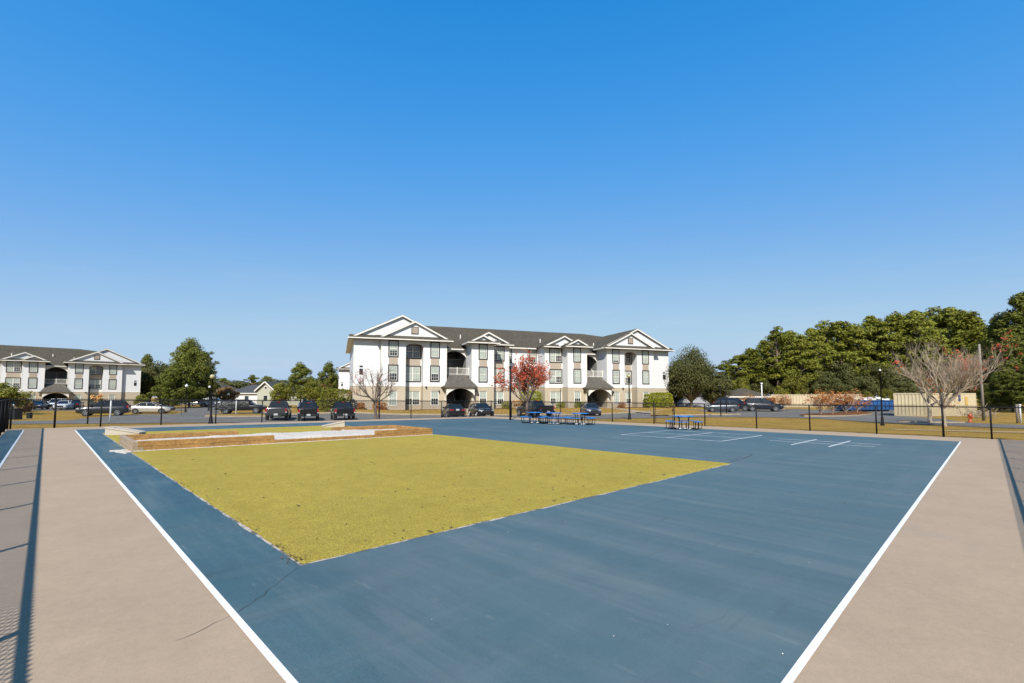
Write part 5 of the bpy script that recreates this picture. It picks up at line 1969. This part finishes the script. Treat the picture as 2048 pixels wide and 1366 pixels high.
def hedge(label, px, Y, w, d, h, lm, n, leaf, name='hedge', top_round=.25, rz=0.0, x=None):
    """clipped shrub: a rounded block of leaves over a twig core"""
    rg_ = random.Random(int(px * 7 + Y))
    x = at(px, Y) if x is None else x
    t = thing(name, label, 'hedge' if name == 'hedge' else 'shrub', (x, Y, zg(x, Y)), rz)
    m_ = MB()
    for _ in range(n):
        a, b, c_ = rg_.uniform(-1, 1), rg_.uniform(-1, 1), rg_.uniform(-1, 1)
        k = rg_.randrange(5)
        if k == 0:
            a = math.copysign(1, a)
        elif k in (1, 2):
            b = -1 if rg_.random() < .6 else 1
        else:
            c_ = 1 if k == 3 else c_
            b = b if k == 3 else -1
        q = (abs(a) ** 5 + abs(b) ** 5 + abs(c_) ** 5) ** .2
        q = max(q, 1)
        nz = 1 + .10 * mnoise.noise((a * 2.2 * w, b * 2, c_ * 2.2 * h))
        sc = nz * rg_.uniform(.88, 1.0) / q
        p = Vector((a * w / 2 * sc, b * d / 2 * sc, h / 2 + c_ * h / 2 * sc))
        leaves(m_, p, (.06, .06, .06), 1, leaf, rg_)
    m_.build('foliage', lm, t)
    tw = MB()
    for k in range(7):
        xx = (k - 3) / 7 * w
        tw.tube([(xx * .7, 0, -.05), (xx * .85, 0, h * .4), (xx, rg_.uniform(-.2, .2) * d, h * .85)], [.03, .02, .008], 5)
    tw.tube([(-w * .3, 0, h * .45), (w * .3, 0, h * .45)], [h * .18, h * .18], 8)
    tw.build('stems', M_bark, t)
    return t


def hx(x, d, label, w, dp, h, lm, n, leaf, name='hedge'):
    X_, Y_ = L1(x, d)
    return hedge(label, 1024 + X_ / Y_ * F_PX, Y_, w, dp, h, lm, n, leaf, name, rz=TH1, x=X_)


hx(45.9, -2.2, 'large clipped bright green hedge before the right end of the middle block', 4.0, 1.4, 2.35, M_hedge, 5200, .16)
hx(43.7, -1.9, 'narrow hedge joined to the left side of the large clipped hedge', 1.0, 1.2, 2.1, M_hedge, 1400, .16)
hx(1.0, -.9, 'small brown clipped shrub at the left corner of the middle block', .9, .8, .95, M_rust, 700, .12, 'shrub')
hx(3.2, -1.5, 'wider brown clipped shrub left of the bare front tree', 1.7, .9, 1.0, M_rust, 1000, .12, 'shrub')
hx(20.9, .2, 'low green shrub under the double window left of the red tree', 1.3, .9, .9, M_hedge, 700, .13, 'shrub')
hx(23.0, 1.2, 'pale twiggy shrub behind the black pickup', 1.6, 1.0, 1.2, M_tanleaf, 600, .12, 'shrub')
hx(25.5, 2.0, 'tall dark green hedge behind the red tree', 3.4, 1.3, 2.6, M_hedge, 3200, .16)
hx(29.3, -.3, 'low green shrub under the double window right of the red tree', 1.2, .9, .85, M_hedge, 600, .13, 'shrub')
hx(32.1, -1.2, 'low square green shrub under the single window right of the red tree', 1.7, .9, .95, M_hedge, 800, .13, 'shrub')
hx(39.2, -1.4, 'small reddish shrub by the right porch', 1.0, .8, .85, M_rust, 500, .12, 'shrub')
hedge('round green bush left of the middle apartment block', 674, 58, 3.4, 3.0, 2.75, M_broad, 4200, .17, 'bush')
hedge('clipped green bush behind the black pickup at the left', 650, 60, 1.9, 1.6, 1.7, M_hedge, 1800, .15, 'bush')


# bare and autumn trees grown by branching
def branching(seed, h, trunk_h, trunk_r, spread, levels, kids, wob=.16, upb=.5, first=6, len0=.5, shrink=.62, base_ang=(.5, .95), stems=1):
    rg_ = random.Random(seed)
    mb = MB()
    tips = []

    def grow(p, d, L_, r_, lev):
        k = 4
        pts_ = [p.copy()]
        rad = [r_]
        q = p.copy()
        dd = d.copy()
        for i in range(k):
            dd = (dd + Vector((rg_.gauss(0, wob), rg_.gauss(0, wob), rg_.gauss(0, wob) + upb * .09))).normalized()
            q = q + dd * L_ / k
            pts_.append(q.copy())
            rad.append(r_ * (1 - .6 * (i + 1) / k) if lev < levels else r_ * (1 - .8 * (i + 1) / k))
        mb.tube(pts_, rad, 6 if lev == 0 else (5 if lev == 1 else 3), cap=False)
        if lev >= levels:
            tips.append(q.copy())
            return
        n = kids[min(lev, len(kids) - 1)]
        for i in range(n):
            t_ = .35 + .65 * (i + rg_.random() * .7) / n
            f = t_ * k
            i0 = min(int(f), k - 1)
            b = pts_[i0].lerp(pts_[i0 + 1], f - i0)
            rr = rad[i0] * .62
            ax = Vector((rg_.gauss(0, 1), rg_.gauss(0, 1), rg_.gauss(0, 1)))
            nd = (dd + ax.normalized() * rg_.uniform(.55, 1.0) + Vector((0, 0, .18 * upb))).normalized()
            grow(b, nd, L_ * shrink * rg_.uniform(.75, 1.15), rr, lev + 1)
            if lev >= 1:
                tips.append(b.copy())

    top = Vector((rg_.uniform(-.03, .03) * h, rg_.uniform(-.03, .03) * h, trunk_h))
    mb.tube([(0, 0, -.1), (0, 0, trunk_h * .08), Vector((top.x * .6, top.y * .6, trunk_h * .55)), top], [trunk_r * 1.35, trunk_r, trunk_r * .85, trunk_r * .8], 9)
    for i in range(first):
        a = 2 * PI * i / first + rg_.uniform(-.35, .35)
        e = rg_.uniform(*base_ang)
        d = Vector((math.cos(a) * math.sin(e) * spread, math.sin(a) * math.sin(e) * spread, math.cos(e))).normalized()
        st_ = Vector((top.x, top.y, trunk_h * rg_.uniform(.82, .99)))
        grow(st_, d, h * len0 * rg_.uniform(.85, 1.1), trunk_r * .52, 0)
    grow(top, Vector((rg_.uniform(-.1, .1), rg_.uniform(-.1, .1), 1)), h * len0 * 1.05, trunk_r * .6, 0)
    return mb, tips, rg_


def bare_tree(name, label, px, Y, seed, h, trunk_h, trunk_r, spread, levels, kids, bark, leafm=None, pick=None, per=3, leaf=.1, rz=0.0, **kw):
    mb, tips, rg_ = branching(seed, h, trunk_h, trunk_r, spread, levels, kids, **kw)
    x = at(px, Y)
    t = thing(name, label, 'tree', (x, Y, zg(x, Y)), rz)
    mb.build('branches', bark, t, True)
    if leafm:
        lm = MB()
        for p in tips:
            if pick is None or pick(p, rg_):
                leaves(lm, p, (.22 * leaf / .1, .22 * leaf / .1, .16 * leaf / .1), per, leaf, rg_, .1, up=.1)
        if lm.v:
            lm.build('leaves', leafm, t)
    return t


bare_tree('bare_tree', 'large bare tree with a few red leaves behind the right fence', 1884, 31.5, 5, 5.4, 1.35, .13, 1.08, 3, [8, 6, 5], M_barkpale, M_red,
          lambda p, g: (2.0 < p.x < 3.4 and p.z > 2.0 and g.random() < .34) or (p.x < -2.6 and g.random() < .16), 7, .12, first=9, len0=.52, shrink=.57, base_ang=(.4, 1.2), upb=1.1)
bare_tree('bare_tree', 'smaller tree with yellow brown leaves left of the large bare tree', 1856, 38, 9, 3.6, 1.5, .14, .9, 2, [5, 4], M_barkpale, M_rust,
          lambda p, g: g.random() < .35, 4, .13, first=5, len0=.45)
bare_tree('bare_tree', 'bare tree with a few red leaves before the left end of the middle block', 753, 40.5, 14, 4.9, 1.65, .13, 1.1, 3, [5, 5, 3], M_bark, M_red,
          lambda p, g: (p.x < -1.1 and p.z > 2.0 and g.random() < .36) or g.random() < .02, 3, .09, first=7, len0=.46, shrink=.58, base_ang=(.6, 1.15), upb=.9)
bare_tree('red_tree', 'small tree full of red leaves before the middle block', 1053, 44, 27, 5.9, 1.6, .15, 1.05, 3, [6, 5, 3], M_bark, M_red,
          lambda p, g: g.random() < .60 + .3 * mnoise.noise((p.x * 1.1, p.y * 1.1, p.z * 1.1)), 7, .13, first=8, len0=.45, shrink=.58, base_ang=(.45, 1.15), upb=1.0)
for px, Y, sd, h, lab in ((1566, 66, 31, 2.3, 'thin rusty crape myrtle before the cream metal wall'), (1640, 50.5, 32, 2.7, 'orange red crape myrtle at the left end of the shrub island'),
                          (1663, 52.5, 33, 2.7, 'rusty crape myrtle in the middle of the shrub island'), (1690, 55, 34, 2.7, 'brownish crape myrtle right of the middle of the shrub island'),
                          (1712, 58, 35, 2.7, 'olive brown crape myrtle at the right end of the shrub island'), (1497, 70, 36, 2.3, 'small rusty shrub behind the dark suv at the right'), (1537, 71, 37, 2.0, 'reddish shrub right behind the dark suv')):
    bare_tree('crape_myrtle', lab, px, Y, sd, h, .35, .06, 1.0, 2, [5, 4], M_barkpale, M_rust, lambda p, g: p.z > .8 and g.random() < .5, 5, .14, first=8, len0=.6, shrink=.5, base_ang=(.3, .9))
bare_tree('young_tree', 'thin dark sapling on the verge below the tall left pine', 365, 56, 41, 1.8, 1.2, .05, .8, 1, [3], M_bark, None, first=3, len0=.3)

# ---------------------------------------------------------------- lamps, poles, posts
def lamp_post(label, px, Y, y_top, globe_m, gr, name='lamp_post', k=1.0):
    x = at(px, Y)
    z = zg(x, Y)
    h = col(px, y_top, Y)
    t = thing(name, label, 'lamp post', (x, Y, z))
    m_ = MB()
    m_.lathe([(.17 * k, -.05), (.17 * k, .10), (.13 * k, .16), (.11 * k, .55), (.075 * k, .62), (.065 * k, 1.2), (.05 * k, h - gr * 2.6), (.085, h - gr * 2.55), (.10, h - gr * 2.3), (.05, h - gr * 2.25)], 12)
    m_.build('pole', M_black, t, True)
    g = MB()
    prof = []
    for k in range(11):
        a = PI * k / 10
        prof.append((max(.02, gr * math.sin(a) * (1.0 if k < 5 else 1)), h - gr * 1.35 - gr * math.cos(a)))
    g.lathe(prof, 14)
    g.build('globe', globe_m, t, True)
    f_ = MB()
    f_.lathe([(.07, h - gr * .42), (.05, h - gr * .2), (.02, h)], 8)
    f_.build('finial', M_black if globe_m is M_globe else globe_m, t, True)
    return t


lamp_post('black lamp post with a yellowish globe before the left pines', 424.5, 37.2, 747, M_globe, .185)
lamp_post('black lamp post with a yellowish globe before the right end of the middle block', 1258, 43.8, 747, M_globe, .175)
lamp_post('black lamp post with a small white globe left of the tan containers', 1761, 32.8, 738, M_globew, .07, k=.72)
lamp_post('far lamp post with a pale globe against the biggest left pine', 373.5, 66, 768, M_globew, .20)
lamp_post('far lamp post with a white globe just left of the near left lamp', 419.5, 72, 771, M_globew, .17)
lamp_post('tiny far lamp post before the brown tree by the white house', 458, 95, 786, M_globew, .2)


def pole(name, label, px, Y, y_top, r, m_, cat='pole', cap=None, taper=.8):
    x = at(px, Y)
    h = col(px, y_top, Y)
    t = thing(name, label, cat, (x, Y, zg(x, Y)))
    b = MB()
    b.tube([(0, 0, -.1), (0, 0, h * .5), (0, 0, h)], [r, r * (1 + taper) / 2, r * taper], 10)
    b.build('shaft', m_, t, True)
    if cap:
        c_ = MB()
        c_.bevbox(-cap[0], cap[0], -cap[0], cap[0], h, h + cap[1], cap[0] * .4)
        c_.build('head', m_, t)
    else:
        c_ = MB()
        c_.tube([(0, 0, h), (0, 0, h + r * .5)], [r * taper, r * taper * .5], 10)
        c_.build('cap', m_, t)
    return t


pole('utility_pole', 'weathered tall pole beside the orange hydrant', 1963, 41, 689, .105, M_galv, taper=.75)
pole('light_pole', 'pale thin pole rising behind the dark suv at the right', 1523, 76, 768, .10, M_wall_w, cap=(.16, .2))
pole('black_pole', 'black pole left of the slate grey suv', 1440, 48.5, 776, .055, M_black, cap=(.09, .25))
pole('black_pole', 'black pole rising from behind the slate grey suv', 1451.5, 57, 778, .06, M_black, cap=(.10, .25))
pole('black_pole', 'slim black pole before the window right of the red tree', 1121, 60, 779, .05, M_black, cap=(.05, .12))
pole('black_pole', 'thick black pole left of the red tree', 1020.5, 38.5, 737, .085, M_black, cap=(.10, .2))
pole('black_pole', 'black pole with a flat head behind the bare tree at the middle block', 759, 50, 779, .06, M_black, cap=(.15, .18))
pole('black_pole', 'slim black pole left of the dark grey suv windscreen', 179.5, 36, 777, .05, M_black, cap=(.05, .2))
pole('marker_post', 'white plastic marker post in front of the dark grey suv', 224, 39, 801, .055, M_wall_w, 'post', taper=1)
pole('marker_post', 'white plastic marker post before the tarpaulin covered pickup', 474, 53, 800, .055, M_wall_w, 'post', taper=1)
pole('marker_post', 'grey wooden post at the far right road, left of its white twin', 2030, 36.8, 811, .075, M_galv, 'post', cap=(.085, .1), taper=1)
pole('marker_post', 'white post at the far right road, right of the wooden one', 2036.5, 36.8, 811, .06, M_wall_w, 'post', cap=(.075, .1), taper=1)

# orange hydrant
x, Y = at(1936, 38.5), 38.5
hy = thing('fire_hydrant', 'orange fire hydrant at the roadside by the tan containers', 'fire hydrant', (x, Y, zg(x, Y)))
m = MB()
m.lathe([(.16, 0), (.16, .05), (.11, .06), (.11, .5), (.135, .52), (.135, .56), (.12, .6), (.07, .70), (.03, .74)], 12)
m.build('barrel', M_orange, hy, True)
for a, b, r_ in (((-.1, 0, .42), (-.2, 0, .42), .05), ((.1, 0, .42), (.2, 0, .42), .05), ((0, -.1, .40), (0, -.2, .40), .065)):
    m = MB()
    m.tube([a, b], r_, 8)
    m.build('outlet', M_orange, hy)


# ---------------------------------------------------------------- containers, sheds, houses at the edges
def container(label, px0, Y0, px1, Y1, h, m_, depth=2.4, name='shipping_container', rib=.28, smooth_to=None):
    a = Vector((at(px0, Y0), Y0))
    b = Vector((at(px1, Y1), Y1))
    d = b - a
    L_ = d.length
    z = min(zg(*a), zg(*b))
    t = thing(name, label, 'container' if 'container' in name else 'metal wall', (a.x, a.y, z), math.atan2(d.y, d.x))
    mb = MB()
    x = .08
    prof = [(0.0, 0.0), (.08, 0.0)]
    n = max(1, int((L_ - .16) / rib))
    rb = (L_ - .16) / n
    for k in range(n):
        x0 = .08 + k * rb
        if smooth_to and x0 > smooth_to * L_:
            prof += [(x0 + rb, 0)]
        else:
            prof += [(x0 + rb * .15, .0), (x0 + rb * .30, .045), (x0 + rb * .70, .045), (x0 + rb * .85, .0), (x0 + rb, .0)]
    prof.append((L_, 0))
    for (xa, ya), (xb, yb) in zip(prof[:-1], prof[1:]):
        mb.quad((xa, ya, .14), (xb, yb, .14), (xb, yb, h - .10), (xa, ya, h - .10))
    mb.box(0, L_, depth, depth + .02, 0, h)
    mb.quad((0, 0, .02), (0, depth, .02), (0, depth, h), (0, 0, h))
    mb.quad((L_, 0, .02), (L_, depth, .02), (L_, depth, h), (L_, 0, h))
    mb.build('ribbed_side', m_, t)
    fr = MB()
    fr.box(-.02, L_ + .02, -.015, .07, h - .12, h)
    fr.box(-.02, L_ + .02, -.015, .07, .02, .15)
    fr.box(-.02, .06, -.016, .08, .151, h - .121)
    fr.box(L_ - .06, L_ + .02, -.016, .08, .151, h - .121)
    fr.build('frame', m_, t)
    rf_ = MB()
    rf_.quad((0, 0, h - .004), (L_, 0, h - .004), (L_, depth, h - .004), (0, depth, h - .004))
    rf_.build('roof', m_, t)
    return t


container('tan ribbed shipping container left of the large bare tree', 1786, 51.2, 1849, 49.4, 2.5, M_cont, 5.8)
c2 = container('tan ribbed shipping container behind the large bare tree, with blue signs', 1856, 50.5, 1950, 51.5, 2.5, M_cont, smooth_to=.72)
for z0 in (2.02, 1.66):
    m = MB()
    m.box(3.78, 4.06, -.05, -.001, z0, z0 + .28)
    m.build('sign', M_signb, c2)
m = MB()
m.box(4.62, 4.98, -.06, -.001, 1.2, 2.1)
m.build('notice_board', M_yel, c2)
container('long cream ribbed metal wall behind the crape myrtles', 1541, 82, 1722, 76, 2.2, M_cont2, .3, 'metal_fence', .42)
container('pale grey ribbed container under the big dark oak', 1366, 86, 1478, 88, 2.1, M_contw, 2.4, 'shipping_container', .42)
# dumpster
x, Y = at(1738, 61), 61
db = thing('dumpster', 'blue roll off dumpster heaped with rubbish', 'dumpster', (x, Y, zg(x, Y)), -.04)
m = MB()
m.box(-3.1, 3.1, 0, 2.3, .25, .45)
for q in ((-3.1, 3.1, 0, .06), (-3.1, 3.1, 2.24, 2.3), (-3.1, -3.04, .061, 2.239), (3.04, 3.1, .061, 2.239)):
    m.box(*q, .451, 1.45)
for k in range(13):
    xx = -3.0 + k * .495
    m.box(xx - .05, xx + .05, -.10, -.002, .30, 1.42)
m.box(-3.16, 3.16, -.12, -.003, 1.421, 1.52)
m.build('bin_body', M_bin, db)
for k in (-2.4, 2.4):
    m = MB()
    m.tube([(k, .2, .14), (k, 2.1, .14)], .14, 10)
    m.build('roller', M_tire, db)
jm = MB()
rj = random.Random(6)
for k in range(42):
    c_ = Vector((rj.uniform(-2.8, 2.8), rj.uniform(.3, 2.0), 1.42 + rj.uniform(0, .32)))
    r_ = rj.uniform(.16, .36)
    prof = []
    vs_ = []
    n = 7
    for i in range(5):
        a = PI * i / 4
        for j in range(n):
            b = 2 * PI * j / n
            q = r_ * (1 + rj.uniform(-.25, .25))
            vs_.append(c_ + Vector((q * math.sin(a) * math.cos(b) * 1.3, q * math.sin(a) * math.sin(b), q * math.cos(a) * .7)))
    fs = [(i * n + j, i * n + (j + 1) % n, (i + 1) * n + (j + 1) % n, (i + 1) * n + j) for i in range(4) for j in range(n)]
    jm.add(vs_, fs)
j_ = jm.build('rubbish', M_junk)
j_.location = db.location
j_.rotation_euler = db.rotation_euler
tag(j_, 'heap of white and red rubbish in the blue dumpster', 'rubbish', kind='stuff')

# brush pile by the pole
bp_ = MB()
rj = random.Random(16)
for k in range(70):
    a = rj.uniform(0, PI)
    p = Vector((rj.uniform(-1.3, 1.3), rj.uniform(-.8, .8), rj.uniform(0, .5)))
    d = Vector((math.cos(a), rj.uniform(-.5, .5), rj.uniform(-.1, .7))).normalized() * rj.uniform(.5, 1.3)
    bp_.tube([p, p + d * .5 + Vector((0, 0, .05)), p + d], [.03, .024, .01], 4)
x, Y = at(1951, 47), 47
o = bp_.build('brush_pile', M_barkpale)
o.location = (x, Y, zg(x, Y))
tag(o, 'pile of cut pale branches between the hydrant and the pole', 'brush pile')


def house(label, px, Y, w, d, eave, ridge, wallm_, roofm_, gable_front=False, rz=0.0, hip=True, wins=(), name='house', door=None):
    x = at(px, Y)
    t = thing(name, label, 'house', (x, Y, zg(x, Y)), rz)
    b = MB()
    b.box(-w / 2, w / 2, 0, d, -.4, eave)
    if gable_front:
        b.poly([(-w / 2, 0, eave), (w / 2, 0, eave), (0, 0, ridge)])
        b.poly([(-w / 2, d, eave), (w / 2, d, eave), (0, d, ridge)])
    b.build('wall', wallm_, t)
    r_ = MB()
    o_ = .45
    if gable_front:
        k = (ridge - eave) / (w / 2)
        for s in (-1, 1):
            r_.add([(s * (w / 2 + o_), -o_, eave - o_ * k), (0, -o_, ridge), (0, d + o_, ridge), (s * (w / 2 + o_), d + o_, eave - o_ * k),
                    (s * (w / 2 + o_), -o_, eave - o_ * k + .16), (0, -o_, ridge + .16), (0, d + o_, ridge + .16), (s * (w / 2 + o_), d + o_, eave - o_ * k + .16)],
                   [(0, 1, 2, 3), (4, 5, 6, 7), (0, 1, 5, 4), (0, 3, 7, 4)])
    else:
        hi = d / 2 if hip else 0
        A_ = [(-w / 2 - o_, -o_, eave), (w / 2 + o_, -o_, eave), (w / 2 + o_, d + o_, eave), (-w / 2 - o_, d + o_, eave)]
        B_ = [(-w / 2 + hi, d / 2, ridge), (w / 2 - hi, d / 2, ridge)]
        r_.poly([A_[0], A_[1], B_[1], B_[0]])
        r_.poly([A_[2], A_[3], B_[0], B_[1]])
        r_.poly([A_[1], A_[2], B_[1]])
        r_.poly([A_[3], A_[0], B_[0]])
        r_.poly(A_)
    r_.build('roof', roofm_, t)
    f_ = MB()
    if gable_front:
        k = (ridge - eave) / (w / 2)
        for s in (-1, 1):
            f_.beam((s * (w / 2 + o_), -o_ - .03, eave - o_ * k + .04), (0, -o_ - .03, ridge + .04), .05, .26)
    else:
        f_.box(-w / 2 - o_, w / 2 + o_, -o_ - .05, -o_ - .002, eave - .16, eave + .04)
    f_.build('fascia', M_trimw, t)
    for (x0, x1, z0, z1) in wins:
        q = MB()
        q.box(x0 - .1, x1 + .1, -.05, -.002, z0 - .1, z1 + .1)
        wi = q.build('window', M_trimw, t)
        q = MB()
        q.box(x0, x1, -.06, -.051, z0, z1)
        q.build('pane', M_glass, wi)
    if door:
        q = MB()
        q.box(door[0], door[1], -.05, -.002, 0, door[2])
        q.build('door', M_dark, t)
    return t


house('low white house with a charcoal hip roof behind the tarpaulin covered pickup', 500, 118, 11.5, 8, 2.9, 5.1, M_wall_w, M_dkroof, wins=((-4.5, -3.6, 1.0, 2.2), (-1.2, -.2, 1.0, 2.2)), door=(2.2, 3.1, 2.2))
house('sage green house with a steep front gable left of the round headed pine', 532, 108, 4.2, 12, 3.6, 5.4, M_wall_g, M_dkroof, True, -.12, wins=((-.5, .5, 1.0, 2.3), (-.25, .25, 3.8, 4.3)))
house('sage green house wing with a charcoal roof behind the small green tree', 575, 112, 13, 8, 3.4, 5.2, M_wall_g, M_dkroof, hip=False, wins=((-1, 0, 1, 2.3), (3.8, 4.8, 1, 2.3)))
house('white house with a grey roof half hidden by the biggest left pine', 412, 132, 11, 9, 3.6, 6.2, M_wall_w, M_roof, wins=((1, 2, 1.1, 2.4), (3.5, 4.5, 1.1, 2.4)))
house('white shed with a brown hip roof behind the two dark suvs', 1500, 84, 7.2, 6, 1.85, 3.35, M_wall_w, M_roof, wins=((-3.2, -2.2, .8, 1.6), (1.6, 2.4, .8, 1.6)), door=(-.6, .1, 1.75), name='shed')
# white box sign on the shed's left
x, Y = at(1443, 80), 80
t = thing('white_cabinet', 'white boxy cabinet at the left end of the brown roofed shed', 'cabinet', (x, Y, zg(x, Y)))
m = MB()
m.bevbox(-1.15, 1.15, 0, 1.2, .0, 2.55, .05)
m.build('case', M_wall_w, t)
m = MB()
m.box(-1.2, 1.2, -.05, 1.25, 2.551, 2.65)
m.build('lid', M_contw, t)
# dark utility box and small bin on the left lawn
x, Y = at(26, 43), 43
t = thing('utility_box', 'big dark utility box on the left lawn', 'utility box', (x, Y, zg(x, Y)), .1)
m = MB()
m.bevbox(-.65, .65, -.4, .4, 0, .95, .03)
m.build('case', M_util, t)
m = MB()
m.box(-.7, .7, -.45, .45, .951, 1.0)
m.build('lid', M_util, t)
m = MB()
m.box(-.5, -.15, -.41, -.401, .25, .6)
m.build('notice', M_galv, t)
x, Y = at(63, 47), 47
t = thing('utility_box', 'small dark box right of the big utility box', 'utility box', (x, Y, zg(x, Y)), 0)
m = MB()
m.bevbox(-.18, .18, -.15, .15, 0, .55, .02)
m.build('case', M_util, t)
m = MB()
m.box(-.2, .2, -.17, .17, .551, .59)
m.build('lid', M_util, t)
